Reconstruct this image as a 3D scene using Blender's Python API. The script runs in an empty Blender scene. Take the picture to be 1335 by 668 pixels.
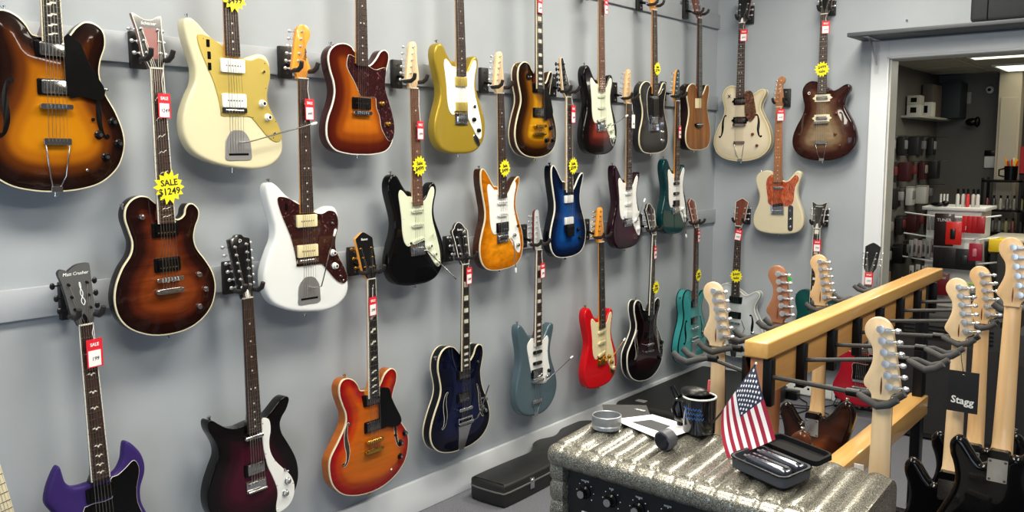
import bpy, bmesh, math, random
import numpy as np
from mathutils import Vector, Matrix
from mathutils.geometry import delaunay_2d_cdt
random.seed(7)
R = math.radians
COL = bpy.context.scene.collection
scene = bpy.context.scene

# ------------------------------------------------------------------ camera
cam_d = bpy.data.cameras.new('camera'); cam = bpy.data.objects.new('camera', cam_d); COL.objects.link(cam)
cam_d.sensor_width = 36.0; cam_d.lens = 36.0 * 1150.0 / 1335.0; cam_d.clip_start = 0.02; cam_d.clip_end = 60
CR = ((0.78283791, 0.06936246, -0.61834752), (0.6222167, -0.09260585, 0.7773484), (-0.0033438, -0.99328395, -0.11565385))
cam.matrix_world = Matrix(((CR[0][0], -CR[0][1], -CR[0][2], 2.68), (CR[1][0], -CR[1][1], -CR[1][2], 0.0),
                           (CR[2][0], -CR[2][1], -CR[2][2], 1.578), (0, 0, 0, 1)))
scene.camera = cam

# ------------------------------------------------------------------ world, lights, exposure
scene.view_settings.view_transform = 'Standard'; scene.view_settings.look = 'None'
scene.view_settings.gamma = 1.0; scene.view_settings.use_curve_mapping = False
scene.view_settings.exposure = 0.0
wd = bpy.data.worlds.new('world'); scene.world = wd; wd.use_nodes = True
wd.node_tree.nodes['Background'].inputs[0].default_value = (0.72, 0.86, 1.0, 1)
wd.node_tree.nodes['Background'].inputs[1].default_value = 0.20
CEIL = 3.05; STORE_CEIL = 2.24
LIGHTS = [(1.25, 0.55), (1.25, 2.35), (1.25, 4.15), (3.3, 0.9), (3.3, 3.2)]
LIGHT_POWER = 47
def area(name, loc, sx, sy, power, color, rot=(0, 0, 0)):
    l = bpy.data.lights.new(name, 'AREA'); l.shape = 'RECTANGLE'; l.size = sx; l.size_y = sy; l.energy = power; l.color = color
    o = bpy.data.objects.new(name, l); COL.objects.link(o); o.location = loc; o.rotation_euler = rot
    return o
for (lx, ly) in LIGHTS:
    area('panel_lamp', (lx, ly, CEIL - 0.05), 0.56, 1.16, LIGHT_POWER if lx < 2 else LIGHT_POWER * .6, (1.0, 0.925, 0.79))
area('store_lamp', (1.75, 6.72, STORE_CEIL - 0.04), 1.1, 0.28, 17, (1.0, 0.96, 0.82))
# daylight of the shop window behind the photographer
area('window_daylight', (3.0, -1.9, 1.15), 2.6, 1.7, 44, (0.60, 0.79, 1.0), (R(90), 0, R(8)))

# ------------------------------------------------------------------ materials
def lin(c):
    return tuple(((x / 255) / 12.92 if x / 255 <= 0.04045 else ((x / 255 + 0.055) / 1.055) ** 2.4) for x in c) + (1.0,)
_M = {}
def mat(name, color, rough=0.5, metal=0.0, coat=0.0, spec=0.5, emit=None, estr=0.0, alpha=None, trans=0.0):
    if name in _M: return _M[name]
    m = bpy.data.materials.new(name); m.use_nodes = True; b = m.node_tree.nodes['Principled BSDF']
    b.inputs['Base Color'].default_value = lin(color); b.inputs['Roughness'].default_value = rough
    b.inputs['Metallic'].default_value = metal; b.inputs['Coat Weight'].default_value = coat
    b.inputs['Coat Roughness'].default_value = 0.05; b.inputs['Specular IOR Level'].default_value = spec
    if emit: b.inputs['Emission Color'].default_value = lin(emit); b.inputs['Emission Strength'].default_value = estr
    if trans: b.inputs['Transmission Weight'].default_value = trans
    # slight procedural variation of gloss on everything
    nt = m.node_tree; tc = nt.nodes.new('ShaderNodeTexCoord'); ns = nt.nodes.new('ShaderNodeTexNoise'); ns.inputs['Scale'].default_value = 35
    mr = nt.nodes.new('ShaderNodeMapRange'); mr.inputs[3].default_value = max(0.02, rough - 0.04); mr.inputs[4].default_value = min(1, rough + 0.05)
    nt.links.new(tc.outputs['Object'], ns.inputs['Vector']); nt.links.new(ns.outputs['Fac'], mr.inputs[0]); nt.links.new(mr.outputs[0], b.inputs['Roughness'])
    _M[name] = m; return m
def ramp_node(nt, stops, interp='LINEAR'):
    r = nt.nodes.new('ShaderNodeValToRGB'); cr = r.color_ramp; cr.interpolation = interp
    while len(cr.elements) > 1: cr.elements.remove(cr.elements[0])
    cr.elements[0].position = stops[0][0]; cr.elements[0].color = lin(stops[0][1])
    for p, c in stops[1:]:
        e = cr.elements.new(p); e.color = lin(c)
    return r
def noisy(name, stops, scale=(1, 1, 1), nscale=5.0, detail=4, rough=0.5, metal=0.0, coat=0.0, bump=0.0, coord='Object', distort=0.0, kind='noise', bscale=None):
    """base colour from a colour ramp over stretched noise"""
    if name in _M: return _M[name]
    m = bpy.data.materials.new(name); m.use_nodes = True; nt = m.node_tree; b = nt.nodes['Principled BSDF']
    tc = nt.nodes.new('ShaderNodeTexCoord'); mp = nt.nodes.new('ShaderNodeMapping'); mp.inputs['Scale'].default_value = scale
    nt.links.new(tc.outputs[coord], mp.inputs[0])
    if kind == 'noise':
        ns = nt.nodes.new('ShaderNodeTexNoise'); ns.inputs['Scale'].default_value = nscale; ns.inputs['Detail'].default_value = detail; ns.inputs['Distortion'].default_value = distort; out = ns.outputs['Fac']
    else:
        ns = nt.nodes.new('ShaderNodeTexVoronoi'); ns.inputs['Scale'].default_value = nscale; out = ns.outputs['Color' if kind == 'vcol' else 'Distance']
    nt.links.new(mp.outputs[0], ns.inputs['Vector'])
    r = ramp_node(nt, stops); nt.links.new(out, r.inputs[0]); nt.links.new(r.outputs[0], b.inputs['Base Color'])
    b.inputs['Roughness'].default_value = rough; b.inputs['Metallic'].default_value = metal; b.inputs['Coat Weight'].default_value = coat; b.inputs['Coat Roughness'].default_value = 0.04
    if bump:
        bp = nt.nodes.new('ShaderNodeBump'); bp.inputs['Strength'].default_value = bump; bp.inputs['Distance'].default_value = 0.002
        nt.links.new(out, bp.inputs['Height']); nt.links.new(bp.outputs[0], b.inputs['Normal'])
    _M[name] = m; return m
def finish(name, stops, figure='none', amt=0.25, rough=0.12, metal=0.0, coat=1.0, span=0.16):
    """guitar body finish: colour by distance from the rim (attribute 'rim'), times wood figure"""
    if name in _M: return _M[name]
    m = bpy.data.materials.new(name); m.use_nodes = True; nt = m.node_tree; b = nt.nodes['Principled BSDF']
    at = nt.nodes.new('ShaderNodeAttribute'); at.attribute_name = 'rim'
    dv = nt.nodes.new('ShaderNodeMath'); dv.operation = 'DIVIDE'; dv.inputs[1].default_value = span
    nt.links.new(at.outputs['Fac'], dv.inputs[0])
    stops = [(p_, tuple(min(255, v_ * .935) for v_ in c_)) for p_, c_ in stops]
    r = ramp_node(nt, stops); r.color_ramp.interpolation = 'EASE' if len(stops) > 2 else 'LINEAR'
    nt.links.new(dv.outputs[0], r.inputs[0]); col = r.outputs[0]
    if figure != 'none':
        tc = nt.nodes.new('ShaderNodeTexCoord'); mp = nt.nodes.new('ShaderNodeMapping')
        mp.inputs['Scale'].default_value = {'flame': (5, 5, 42), 'grain': (38, 10, 2.2), 'quilt': (18, 18, 34), 'sparkle': (1, 1, 1), 'koa': (22, 6, 2.0)}[figure]
        mp.inputs['Rotation'].default_value = (0, R(8) if figure == 'flame' else 0, 0)
        nt.links.new(tc.outputs['Object'], mp.inputs[0])
        ns = nt.nodes.new('ShaderNodeTexNoise'); ns.inputs['Scale'].default_value = 900 if figure == 'sparkle' else 1.0
        ns.inputs['Detail'].default_value = 3; ns.inputs['Distortion'].default_value = 0.6
        nt.links.new(mp.outputs[0], ns.inputs['Vector'])
        mr = nt.nodes.new('ShaderNodeMapRange'); mr.inputs[1].default_value = 0.32; mr.inputs[2].default_value = 0.68
        mr.inputs[3].default_value = 1 - amt; mr.inputs[4].default_value = 1 + amt; nt.links.new(ns.outputs['Fac'], mr.inputs[0])
        mx = nt.nodes.new('ShaderNodeVectorMath'); mx.operation = 'SCALE'
        nt.links.new(col, mx.inputs[0]); nt.links.new(mr.outputs[0], mx.inputs['Scale']); col = mx.outputs[0]
    nt.links.new(col, b.inputs['Base Color'])
    b.inputs['Roughness'].default_value = rough; b.inputs['Metallic'].default_value = metal
    b.inputs['Coat Weight'].default_value = coat * .42; b.inputs['Coat Roughness'].default_value = 0.03; b.inputs['Specular IOR Level'].default_value = .12
    _M[name] = m; return m
def flat(name, c, **k): return finish(name, [(0, c), (1, c)], **k)

CHROME = mat('chrome', (205, 205, 205), 0.16, 1.0)
DCHROME = mat('dark_chrome', (120, 120, 122), 0.25, 1.0)
GOLD = mat('gold_metal', (214, 170, 80), 0.22, 1.0)
BLKMET = mat('black_metal', (22, 22, 24), 0.35, 0.6)
BLACK = mat('black_plastic', (9, 9, 10), 0.22, spec=0.25)
PEGM = mat('peg_silver', (214, 215, 218), 0.28, 0.75)
SATIN = mat('satin_steel', (168, 168, 170), 0.42, 0.7)
MATBLK = mat('matte_black', (20, 20, 21), 0.7)
WHITE = mat('white_plastic', (232, 234, 232), 0.35)
CREAM = mat('cream_plastic', (226, 214, 170), 0.35)
MINT = mat('mint_plastic', (214, 222, 196), 0.3, coat=0.3)
IVORY = mat('ivory_binding', (226, 216, 184), 0.35, coat=0.3)
BONE = mat('bone_white', (235, 232, 218), 0.4)
STRING = mat('string_steel', (190, 186, 176), 0.3, 1.0)
ROSE = noisy('rosewood', [(0.3, (38, 24, 20)), (0.7, (66, 42, 33))], (60, 60, 4), 1.5, rough=0.5)
ROSEL = noisy('rosewood_light', [(0.3, (92, 58, 42)), (0.7, (124, 82, 60))], (60, 60, 4), 1.5, rough=0.5)
EBONY = noisy('ebony', [(0.3, (16, 15, 15)), (0.7, (30, 27, 26))], (60, 60, 4), 1.5, rough=0.4)
MAPLE = noisy('maple', [(0.3, (206, 166, 116)), (0.7, (226, 190, 142))], (40, 40, 3), 1.2, rough=0.4, coat=0.3)
MAPLEPALE = noisy('pale_maple', [(0.3, (216, 186, 144)), (0.7, (232, 206, 166))], (40, 40, 3), 1.2, rough=0.45)
MAPLEAMB = noisy('amber_maple', [(0.3, (222, 142, 44)), (0.7, (240, 166, 62))], (40, 40, 3), 1.2, rough=0.25, coat=0.8)
ROAST = noisy('roasted_maple', [(0.3, (150, 92, 50)), (0.7, (186, 122, 70))], (40, 40, 3), 1.2, rough=0.4, coat=0.2)
MAHOG = noisy('mahogany', [(0.3, (84, 36, 24)), (0.7, (112, 52, 34))], (40, 40, 3), 1.2, rough=0.3, coat=0.6)
TORT = noisy('tortoise_shell', [(0.35, (24, 9, 11)), (0.5, (52, 18, 20)), (0.6, (34, 11, 14)), (0.72, (112, 76, 74))], (1, 1, 1), 60, 3, rough=0.18, coat=0.8, distort=1.2)
TORTR = noisy('red_tortoise_shell', [(0.3, (96, 34, 16)), (0.5, (168, 72, 34)), (0.7, (206, 110, 60))], (1.6, 1, 0.7), 34, 3, rough=0.18, coat=0.8, distort=2.0)
TORTB = noisy('brown_tortoise_shell', [(0.35, (58, 34, 26)), (0.55, (92, 58, 44)), (0.75, (140, 100, 78))], (1, 1, 1), 40, 3, rough=0.2, coat=0.8, distort=1.2)
GOLDANO = mat('gold_anodised', (200, 178, 92), 0.45, 0.55)
FOAM = mat('grey_foam', (62, 62, 62), 0.8)

# ------------------------------------------------------------------ mesh builder
class MB:
    def __init__(s): s.v = []; s.f = []; s.mi = []; s.m = 0
    def add(s, vs, fs):
        o = len(s.v); s.v += [tuple(p) for p in vs]; s.f += [tuple(i + o for i in f) for f in fs]; s.mi += [s.m] * len(fs); return s
    def box(s, x0, x1, y0, y1, z0, z1):
        return s.add([(x0, y0, z0), (x1, y0, z0), (x1, y1, z0), (x0, y1, z0), (x0, y0, z1), (x1, y0, z1), (x1, y1, z1), (x0, y1, z1)],
                     [(0, 3, 2, 1), (4, 5, 6, 7), (0, 1, 5, 4), (1, 2, 6, 5), (2, 3, 7, 6), (3, 0, 4, 7)])
    def hexa(s, p8):
        return s.add(p8, [(0, 3, 2, 1), (4, 5, 6, 7), (0, 1, 5, 4), (1, 2, 6, 5), (2, 3, 7, 6), (3, 0, 4, 7)])
    def prism(s, pts, w0, w1, hf=None):
        n = len(pts)
        vs = [(p[0], p[1], w0 + (hf(*p) if hf else 0)) for p in pts] + [(p[0], p[1], w1 + (hf(*p) if hf else 0)) for p in pts]
        return s.add(vs, [tuple(range(n - 1, -1, -1)), tuple(range(n, 2 * n))] + [(i, (i + 1) % n, n + (i + 1) % n, n + i) for i in range(n)])
    def loft(s, rings, cap=True):
        n = len(rings[0]); vs = [p for r in rings for p in r]; fs = []
        for k in range(len(rings) - 1):
            for i in range(n):
                j = (i + 1) % n; fs.append((k * n + i, k * n + j, (k + 1) * n + j, (k + 1) * n + i))
        if cap: fs += [tuple(range(n - 1, -1, -1)), tuple((len(rings) - 1) * n + i for i in range(n))]
        return s.add(vs, fs)
    def lathe(s, c, axis, prof, n=16):
        """prof: (distance along axis, radius)"""
        a = Vector(axis).normalized(); t = a.orthogonal().normalized(); b = a.cross(t); c = Vector(c)
        return s.loft([[tuple(c + a * d + (t * math.cos(2 * math.pi * i / n) + b * math.sin(2 * math.pi * i / n)) * max(r, 1e-5)) for i in range(n)] for d, r in prof])
    def cyl(s, p0, p1, r, n=12, r1=None):
        p0 = Vector(p0); p1 = Vector(p1); d = p1 - p0
        return s.lathe(p0, d, [(0, r), (d.length, r if r1 is None else r1)], n)
    def tube(s, pts, r, n=8, caps=True):
        P = [Vector(p) for p in pts]; rings = []; t0 = None
        for i, p in enumerate(P):
            d = (P[min(i + 1, len(P) - 1)] - P[max(i - 1, 0)]).normalized()
            if t0 is None: t0 = d.orthogonal().normalized()
            t0 = (t0 - d * t0.dot(d)).normalized(); b = d.cross(t0); rr = r[i] if isinstance(r, (list, tuple)) else r
            rings.append([tuple(p + (t0 * math.cos(2 * math.pi * k / n) + b * math.sin(2 * math.pi * k / n)) * rr) for k in range(n)])
        return s.loft(rings, caps)
    def ell(s, c, rx, ry, rz, n=12, m=8):
        rings = []
        for k in range(m + 1):
            a = -math.pi / 2 + math.pi * k / m; cr = max(math.cos(a), 1e-3)
            rings.append([(c[0] + rx * cr * math.cos(2 * math.pi * i / n), c[1] + ry * cr * math.sin(2 * math.pi * i / n), c[2] + rz * math.sin(a)) for i in range(n)])
        return s.loft(rings)
    def build(s, name, mats, parent=None, xf=None, smooth=35, bevel=0.0, seg=2, rim=None, merge=False):
        me = bpy.data.meshes.new(name)
        me.from_pydata([xf(p) if xf else p for p in s.v], [], s.f)
        mats = mats if isinstance(mats, (list, tuple)) else [mats]
        for m in mats: me.materials.append(m)
        if len(mats) > 1: me.polygons.foreach_set('material_index', s.mi)
        if rim is not None:
            a = me.attributes.new('rim', 'FLOAT', 'POINT'); a.data.foreach_set('value', rim)
        bm = bmesh.new(); bm.from_mesh(me)
        if merge: bmesh.ops.remove_doubles(bm, verts=bm.verts, dist=2e-5)
        bmesh.ops.recalc_face_normals(bm, faces=bm.faces)
        if bevel: bmesh.ops.bevel(bm, geom=[e for e in bm.edges if len(e.link_faces) == 2 and e.calc_face_angle(0) > 0.6], offset=bevel, segments=seg, affect='EDGES', clamp_overlap=True, profile=0.5)
        bm.to_mesh(me); bm.free()
        if smooth: me.shade_smooth(); me.set_sharp_from_angle(angle=R(smooth))
        o = bpy.data.objects.new(name, me); COL.objects.link(o)
        if parent: o.parent = parent
        return o
def empty(name, loc, rz=0.0):
    o = bpy.data.objects.new(name, None); COL.objects.link(o); o.location = loc; o.rotation_euler = (0, 0, rz); o.empty_display_size = 0.05; return o
def tag(o, label, cat, group=None, kind=None):
    if label: o['label'] = label
    if cat: o['category'] = cat
    if group: o['group'] = group
    if kind: o['kind'] = kind
    return o
def struct(o): o['kind'] = 'structure'; return o
def copy_tree(o, parent=None):
    c = o.copy(); COL.objects.link(c)
    if parent: c.parent = parent
    for ch in list(o.children): copy_tree(ch, c)
    return c
def text(name, s, size, material, parent, M4, depth=0.0004, shear=0.0, bold=0.0, align='CENTER'):
    cu = bpy.data.curves.new(name, 'FONT'); cu.body = s; cu.size = size; cu.align_x = align; cu.align_y = 'CENTER'; cu.extrude = depth; cu.shear = shear; cu.offset = bold
    cu.resolution_u = 2
    t = bpy.data.objects.new(name, cu); COL.objects.link(t)
    bpy.context.view_layer.update()
    me = bpy.data.meshes.new_from_object(t.evaluated_get(bpy.context.evaluated_depsgraph_get()))
    bpy.data.objects.remove(t); me.name = name
    me.transform(M4); me.materials.clear(); me.materials.append(material)
    o = bpy.data.objects.new(name, me); COL.objects.link(o)
    if parent: o.parent = parent
    return o
def crom(pts, k=4, closed=True):
    P = [Vector((p[0], p[1])) for p in pts]; n = len(P); out = []
    for i in range(n if closed else n - 1):
        g = (lambda j: P[j % n]) if closed else (lambda j: P[min(max(j, 0), n - 1)])
        a, b, c, d = g(i - 1), g(i), g(i + 1), g(i + 2)
        for q in range(k):
            t = q / k
            v = 0.5 * ((2 * b) + (c - a) * t + (2 * a - 5 * b + 4 * c - d) * t * t + (3 * b - a - 3 * c + d) * t ** 3)
            out.append((v.x, v.y))
    if not closed: out.append((P[-1].x, P[-1].y))
    return out
def mirror(half):
    """half given top->bottom on the left (u<0) plus centre; returns closed loop"""
    return half + [(-u, v) for (u, v) in reversed(half) if abs(u) > 1e-6]
def rrect(u0, u1, v0, v1, r, n=3):
    out = []
    for cx, cy, a in ((u1 - r, v1 - r, 0), (u0 + r, v1 - r, 90), (u0 + r, v0 + r, 180), (u1 - r, v0 + r, 270)):
        for i in range(n + 1):
            t = R(a + 90 * i / n); out.append((cx + r * math.cos(t), cy + r * math.sin(t)))
    return out
def rot2(pts, a, c):
    ca, sa = math.cos(a), math.sin(a)
    return [(c[0] + (u - c[0]) * ca - (v - c[1]) * sa, c[1] + (u - c[0]) * sa + (v - c[1]) * ca) for u, v in pts]

# ================================================================== room
W = 5.59
def bx(name, m, *a, parent=None, bevel=0.0, seg=2): return MB().box(*a).build(name, m, parent, smooth=0 if not bevel else 35, bevel=bevel, seg=seg)
WALL = noisy('wall_paint', [(0.3, (158, 165, 172)), (0.7, (166, 173, 180))], (1, 1, 1), 3.0, 5, rough=0.62)
RAILM = noisy('rail_paint', [(0.3, (161, 167, 174)), (0.7, (169, 175, 182))], (1, 1, 1), 6.0, 4, rough=0.5)
TRIMW = mat('trim_white', (224, 229, 234), 0.35, coat=0.2)
JAMBM = noisy('jamb_paint', [(0.3, (196, 196, 188)), (0.7, (212, 212, 204))], (1, 1, 1), 5, rough=0.5)
CEILM = mat('ceiling_tile', (222, 220, 214), 0.9)
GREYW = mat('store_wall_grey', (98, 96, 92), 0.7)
CARPET = noisy('carpet', [(0.25, (58, 60, 66)), (0.5, (96, 98, 106)), (0.75, (128, 130, 138))], (1, 1, 1), 240, 3, rough=0.95, bump=0.5)
struct(bx('floor', CARPET, -0.1, 5.2, -3.0, 9.0, -0.06, 0))
struct(bx('wall_left', WALL, -0.1, 0, -3.0, W + 0.12, 0, CEIL))
mb = MB().box(0, 1.115, W, W + .12, 0, CEIL).box(1.115, 2.75, W, W + .12, 2.135, CEIL).box(2.75, 2.95, W, W + .12, 0, CEIL); struct(mb.build('wall_back', WALL, smooth=0)); struct(bx('wall_back_right', mat('right_wall_dark', (74, 74, 78), .8), 2.95, 5.2, W, W + .12, 0, CEIL))
struct(bx('wall_right', mat('right_wall_dark', (74, 74, 78), .8), 5.1, 5.2, -3.0, 9.0, 0, CEIL))
struct(bx('ceiling', CEILM, -0.1, 5.2, -3.0, W + .12, CEIL, CEIL + .06))
struct(bx('baseboard_left', TRIMW, 0, .020, -3.0, W, 0, .146, bevel=.004))
struct(bx('baseboard_back', TRIMW, .02, 1.012, W - .020, W, 0, .10, bevel=.004))
mb = MB().box(1.012, 1.112, W - .022, W, 0, 2.235).box(1.112, 2.85, W - .022, W, 2.135, 2.235).box(2.75, 2.85, W - .022, W, 0, 2.135)
tr = struct(mb.build('trim_1', TRIMW, smooth=0, bevel=.003)); tr['kind'] = 'structure'
struct(bx('trim_2', TRIMW, 1.104, 1.116, W - .028, W + .002, 0, 2.14, bevel=.003))
struct(bx('trim_3', TRIMW, 1.104, 2.76, W - .028, W + .002, 2.128, 2.142, bevel=.003))
mb = MB().box(1.115, 1.125, W, W + .14, 0, 2.135).box(1.125, 2.75, W, W + .14, 2.125, 2.135); struct(mb.build('trim_4', JAMBM, smooth=0))
# mounting rails on the left wall
for k, (z0, z1, y0) in enumerate(((1.105, 1.196, -3.0), (1.862, 1.955, -3.0), (2.398, 2.49, -3.0))):
    struct(bx('trim_%d' % (5 + k), RAILM, 0, .018, y0, W, z0, z1, bevel=.002))
# ceiling light fittings
for (lx, ly) in LIGHTS:
    r_ = tag(empty('ceiling_light', (lx, ly, CEIL)), 'recessed white ceiling light panel over the shop floor', 'ceiling light', 'ceiling light panels')
    MB().box(-.31, .31, -.61, .61, -.03, -.001).build('frame', TRIMW, r_, smooth=0, bevel=.004)
    MB().box(-.28, .28, -.58, .58, -.036, -.031).build('diffuser', mat('diffuser', (250, 246, 236), .5, emit=(255, 248, 232), estr=6.0), r_, smooth=0)

# ---- shelf above the doorway with a bracket and a black gear case
SHELFM = mat('shelf_grey', (66, 69, 75), 0.5)
sh_ = tag(empty('wall_shelf', (.95, 5.3, 2.243)), 'long dark grey wall shelf above the doorway', 'shelf')
MB().box(0, 2.0, 0, .288, 0, .022).build('board', SHELFM, sh_, smooth=35, bevel=.002)
for bx_ in (.08, 1.85):
    mb = MB().box(bx_, bx_ + .03, .268, .287, -.20, -.001).box(bx_, bx_ + .03, .03, .287, -.004, -.001)
    mb.hexa([(bx_ + .012, .27, -.15), (bx_ + .018, .27, -.15), (bx_ + .018, .10, -.01), (bx_ + .012, .10, -.01), (bx_ + .012, .275, -.13), (bx_ + .018, .275, -.13), (bx_ + .018, .13, -.004), (bx_ + .012, .13, -.004)])
    mb.build('bracket', CHROME if False else mat('galvanised', (186, 190, 196), .35, .8), sh_, bevel=.001)
gc = tag(empty('gear_case', (1.585, 5.33, 2.266)), 'dark charcoal padded gear case standing on the shelf above the doorway', 'case')
MB().box(0, .62, 0, .22, 0, .24).build('shell', mat('charcoal_fabric', (32, 35, 40), .8), gc, bevel=.025, seg=3)
MB().tube([(.085, -.003, .01), (.085, -.003, .235)], .003, 6).build('zipper', BLKMET, gc)
MB().box(.16, .26, -.006, .002, .205, .214).build('badge', WHITE, gc, bevel=.001)
hk = MB().cyl((1.20, W - .012, 2.345), (1.20, W, 2.345), .006, 10); tag(hk.build('wall_hook', CHROME), 'small metal hook screwed above the shelf', 'hook')

# ---- store beyond the doorway
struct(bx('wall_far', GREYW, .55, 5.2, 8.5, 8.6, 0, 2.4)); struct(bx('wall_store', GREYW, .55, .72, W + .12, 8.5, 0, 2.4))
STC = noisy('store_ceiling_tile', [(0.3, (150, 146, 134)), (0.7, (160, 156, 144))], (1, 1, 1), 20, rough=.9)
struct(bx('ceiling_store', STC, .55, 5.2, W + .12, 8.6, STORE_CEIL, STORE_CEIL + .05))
mb = MB()
for i in range(7): mb.box(.55 + .61 * i, .572 + .61 * i, W + .12, 8.5, STORE_CEIL - .004, STORE_CEIL)
for i in range(5): mb.box(.55, 5.1, 5.80 + .61 * i, 5.822 + .61 * i, STORE_CEIL - .004, STORE_CEIL)
struct(mb.build('trim_8', mat('grid_white', (172, 168, 156), .5), smooth=0))
for (x0, x1, y0, y1, l) in ((1.30, 2.5, 7.67, 8.22, 'glowing square ceiling light nearer the far store wall'), (1.29, 2.5, 6.86, 7.02, 'narrow glowing ceiling light nearer the doorway')):
    e_ = tag(empty('store_ceiling_light', (x0, y0, STORE_CEIL - .012)), l, 'ceiling light')
    MB().box(0, x1 - x0, 0, y1 - y0, 0, .010).build('diffuser', mat('store_diffuser', (255, 250, 225), .5, emit=(255, 250, 215), estr=2.2), e_, smooth=0)
    MB().box(-.02, 0, -.02, y1 - y0 + .02, -.004, .012).box(0, x1 - x0, -.02, 0, -.004, .012).box(0, x1 - x0, y1 - y0, y1 - y0 + .02, -.004, .012).build('frame', TRIMW, e_, smooth=0)
BEIGE = mat('beige_paint', (186, 176, 160), .6)
pl = MB().box(1.235, 1.40, 8.25, 8.5, 0, STORE_CEIL); pl.box(1.255, 1.38, 8.235, 8.25, 1.0, 2.02); struct(pl.build('trim_9', BEIGE, smooth=0, bevel=.004))
dd = MB().box(1.40, 2.3, 8.40, 8.5, 0, 2.05); struct(dd.build('door_1', mat('dark_door', (36, 30, 30), .5), smooth=0))
tag(bx('notice_board', mat('paper_grey', (150, 150, 148), .8), .895, .985, 8.485, 8.499, 1.99, 2.09, bevel=.003), 'pale rectangular notice high on the grey far wall', 'notice')
cm = tag(empty('security_camera', (1.13, 8.5, 2.10)), 'small white round security camera at the top of the far wall', 'camera')
MB().ell((0, -.03, 0), .032, .03, .032).build('dome', WHITE, cm); MB().cyl((0, -.065, 0), (0, -.055, 0), .014).build('lens', BLACK, cm)
fn = tag(empty('wall_fan', (1.03, 8.5, 1.83)), 'small black bracketed device on the grey far wall', 'device')
MB().cyl((0, -.10, 0), (0, 0, 0), .012).build('arm', BLKMET, fn); MB().ell((-.01, -.12, 0), .05, .04, .035).ell((.035, -.13, .0), .025, .03, .045).build('head', BLACK, fn)
th_ = tag(empty('thermostat', (1.115, 8.5, 1.44)), 'white control box with a dark display on the far wall', 'thermostat')
MB().box(0, .085, -.03, 0, 0, .10).build('case', WHITE, th_, bevel=.008); MB().box(0, .085, -.03, 0, .104, .15).build('display', BLACK, th_, bevel=.004)

# wall display of the left store wall: shelf with boxes, hanging packs
s1 = tag(bx('store_shelf', mat('shelf_pale', (170, 168, 160), .6), .72, .86, 7.35, 8.5, 1.845, 1.862, bevel=.002), 'pale shelf high on the left wall of the far store', 'shelf')
def carton(x, y, z, sx, sy, sz, c, l, win=True):
    e = tag(empty('carton', (x, y, z)), l, 'box', 'boxes on the store shelf')
    MB().box(0, sx, 0, sy, 0, sz).build('box', mat('carton_%d_%d_%d' % c, c, .6), e, bevel=.002)
    if win: MB().box(sx * .28, sx * .72, -.002, 0, sz * .25, sz * .75).build('window', BLACK, e, smooth=0)
carton(.735, 7.45, 1.863, .10, .11, .085, (190, 188, 180), 'small white box with a dark window, lower left on the store shelf')
carton(.735, 7.45, 1.949, .10, .11, .07, (176, 172, 160), 'pale box stacked on top of the lower left box on the store shelf')
carton(.745, 7.72, 1.863, .11, .12, .115, (214, 212, 204), 'white box with a black square window beside the stacked pair')
carton(.735, 7.90, 1.863, .08, .30, .27, (96, 84, 78), 'tall brown box standing behind the small white boxes', False)
carton(.735, 8.22, 1.863, .22, .26, .30, (28, 34, 42), 'large dark blue black box at the end of the store shelf', False)
prod_cols = [((30, 30, 32), (150, 150, 150)), ((34, 30, 30), (110, 44, 44)), ((24, 24, 26), (120, 120, 126)), ((66, 20, 24), (150, 140, 130))]
k = 0
for row, z in enumerate((1.70, 1.50, 1.30, 1.08, .86)):
    for i in range(5):
        y = 7.0 + i * .30 + .05 * (row % 2); c0, c1 = prod_cols[(row + i * 2) % 4]
        nm = 'white' if (row == 2 and i in (2, 3)) else {0: 'black', 1: 'dark', 2: 'charcoal', 3: 'red'}[(row + i * 2) % 4]
        e = tag(empty('accessory_pack', (.72, y, z)), 'accessory pack hung on the left wall of the far store', 'pack', 'accessory packs on the store wall')
        cc = (206, 204, 200) if nm == 'white' else c0
        MB().box(.012, .03 + .03 * ((i + row) % 3), -.055, .055, -.15, .0).build('pack', mat('pack_%d_%d_%d' % cc, cc, .45), e, bevel=.006)
        MB().box(.02, .062 + .03 * ((i + row) % 3) * .3, -.03, .03, -.10, -.03).build('product', mat('prod_%d_%d_%d' % c1, c1, .4), e, bevel=.008)
        MB().tube([(0, 0, .0), (.16, 0, .004)], .0025, 6).build('peg', CHROME, e)

# display tower
tw = tag(empty('display_tower', (1.0, 7.0, 0)), 'white slatted display tower with hooks of small accessories', 'display stand')
TWM = mat('tower_white', (216, 216, 214), .5)
MB().box(.03, .39, .0, .36, 0, 1.155).build('column', TWM, tw, bevel=.003); MB().box(0, .42, -.03, .39, 1.155, 1.18).build('top_board', TWM, tw, bevel=.004)
MB().box(.0, .42, -.03, .39, 0, .06).build('base', TWM, tw, bevel=.004)
for z in (1.11, .955, .78, .62):
    for (a, b) in (((-.12, -.02, z + .02), (.10, -.04, z)), ((.10, -.04, z - .0), (.36, -.04, z + .0)), ((.39, -.04, z), (.51, -.02, z + .02))):
        MB().tube([a, b, (b[0], b[1] + .04, b[2])], .006, 6).build('hook_rail', WHITE, tw)
def pack(x, y, z, sx, sz, c, l, c2=None, name='product_pack', cat='pack', t=.02, lines=None):
    e = tag(empty(name, (x, y, z)), l, cat)
    MB().box(0, sx, -t, 0, 0, sz).build('pack', mat('pk_%d_%d_%d' % c, c, .35, coat=.3), e, bevel=.004)
    if c2: MB().box(sx * .3, sx * .62, -t - .012, -t + .001, sz * .25, sz * .7).build('product', mat('pk_%d_%d_%d' % c2, c2, .3), e, bevel=.006)
    if lines: text('print', lines[0], lines[1], WHITE, e, Matrix.Translation((sx * lines[2], -t - .001, sz * lines[3])) @ Matrix.Rotation(R(90), 4, 'X'))
    return e
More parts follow.
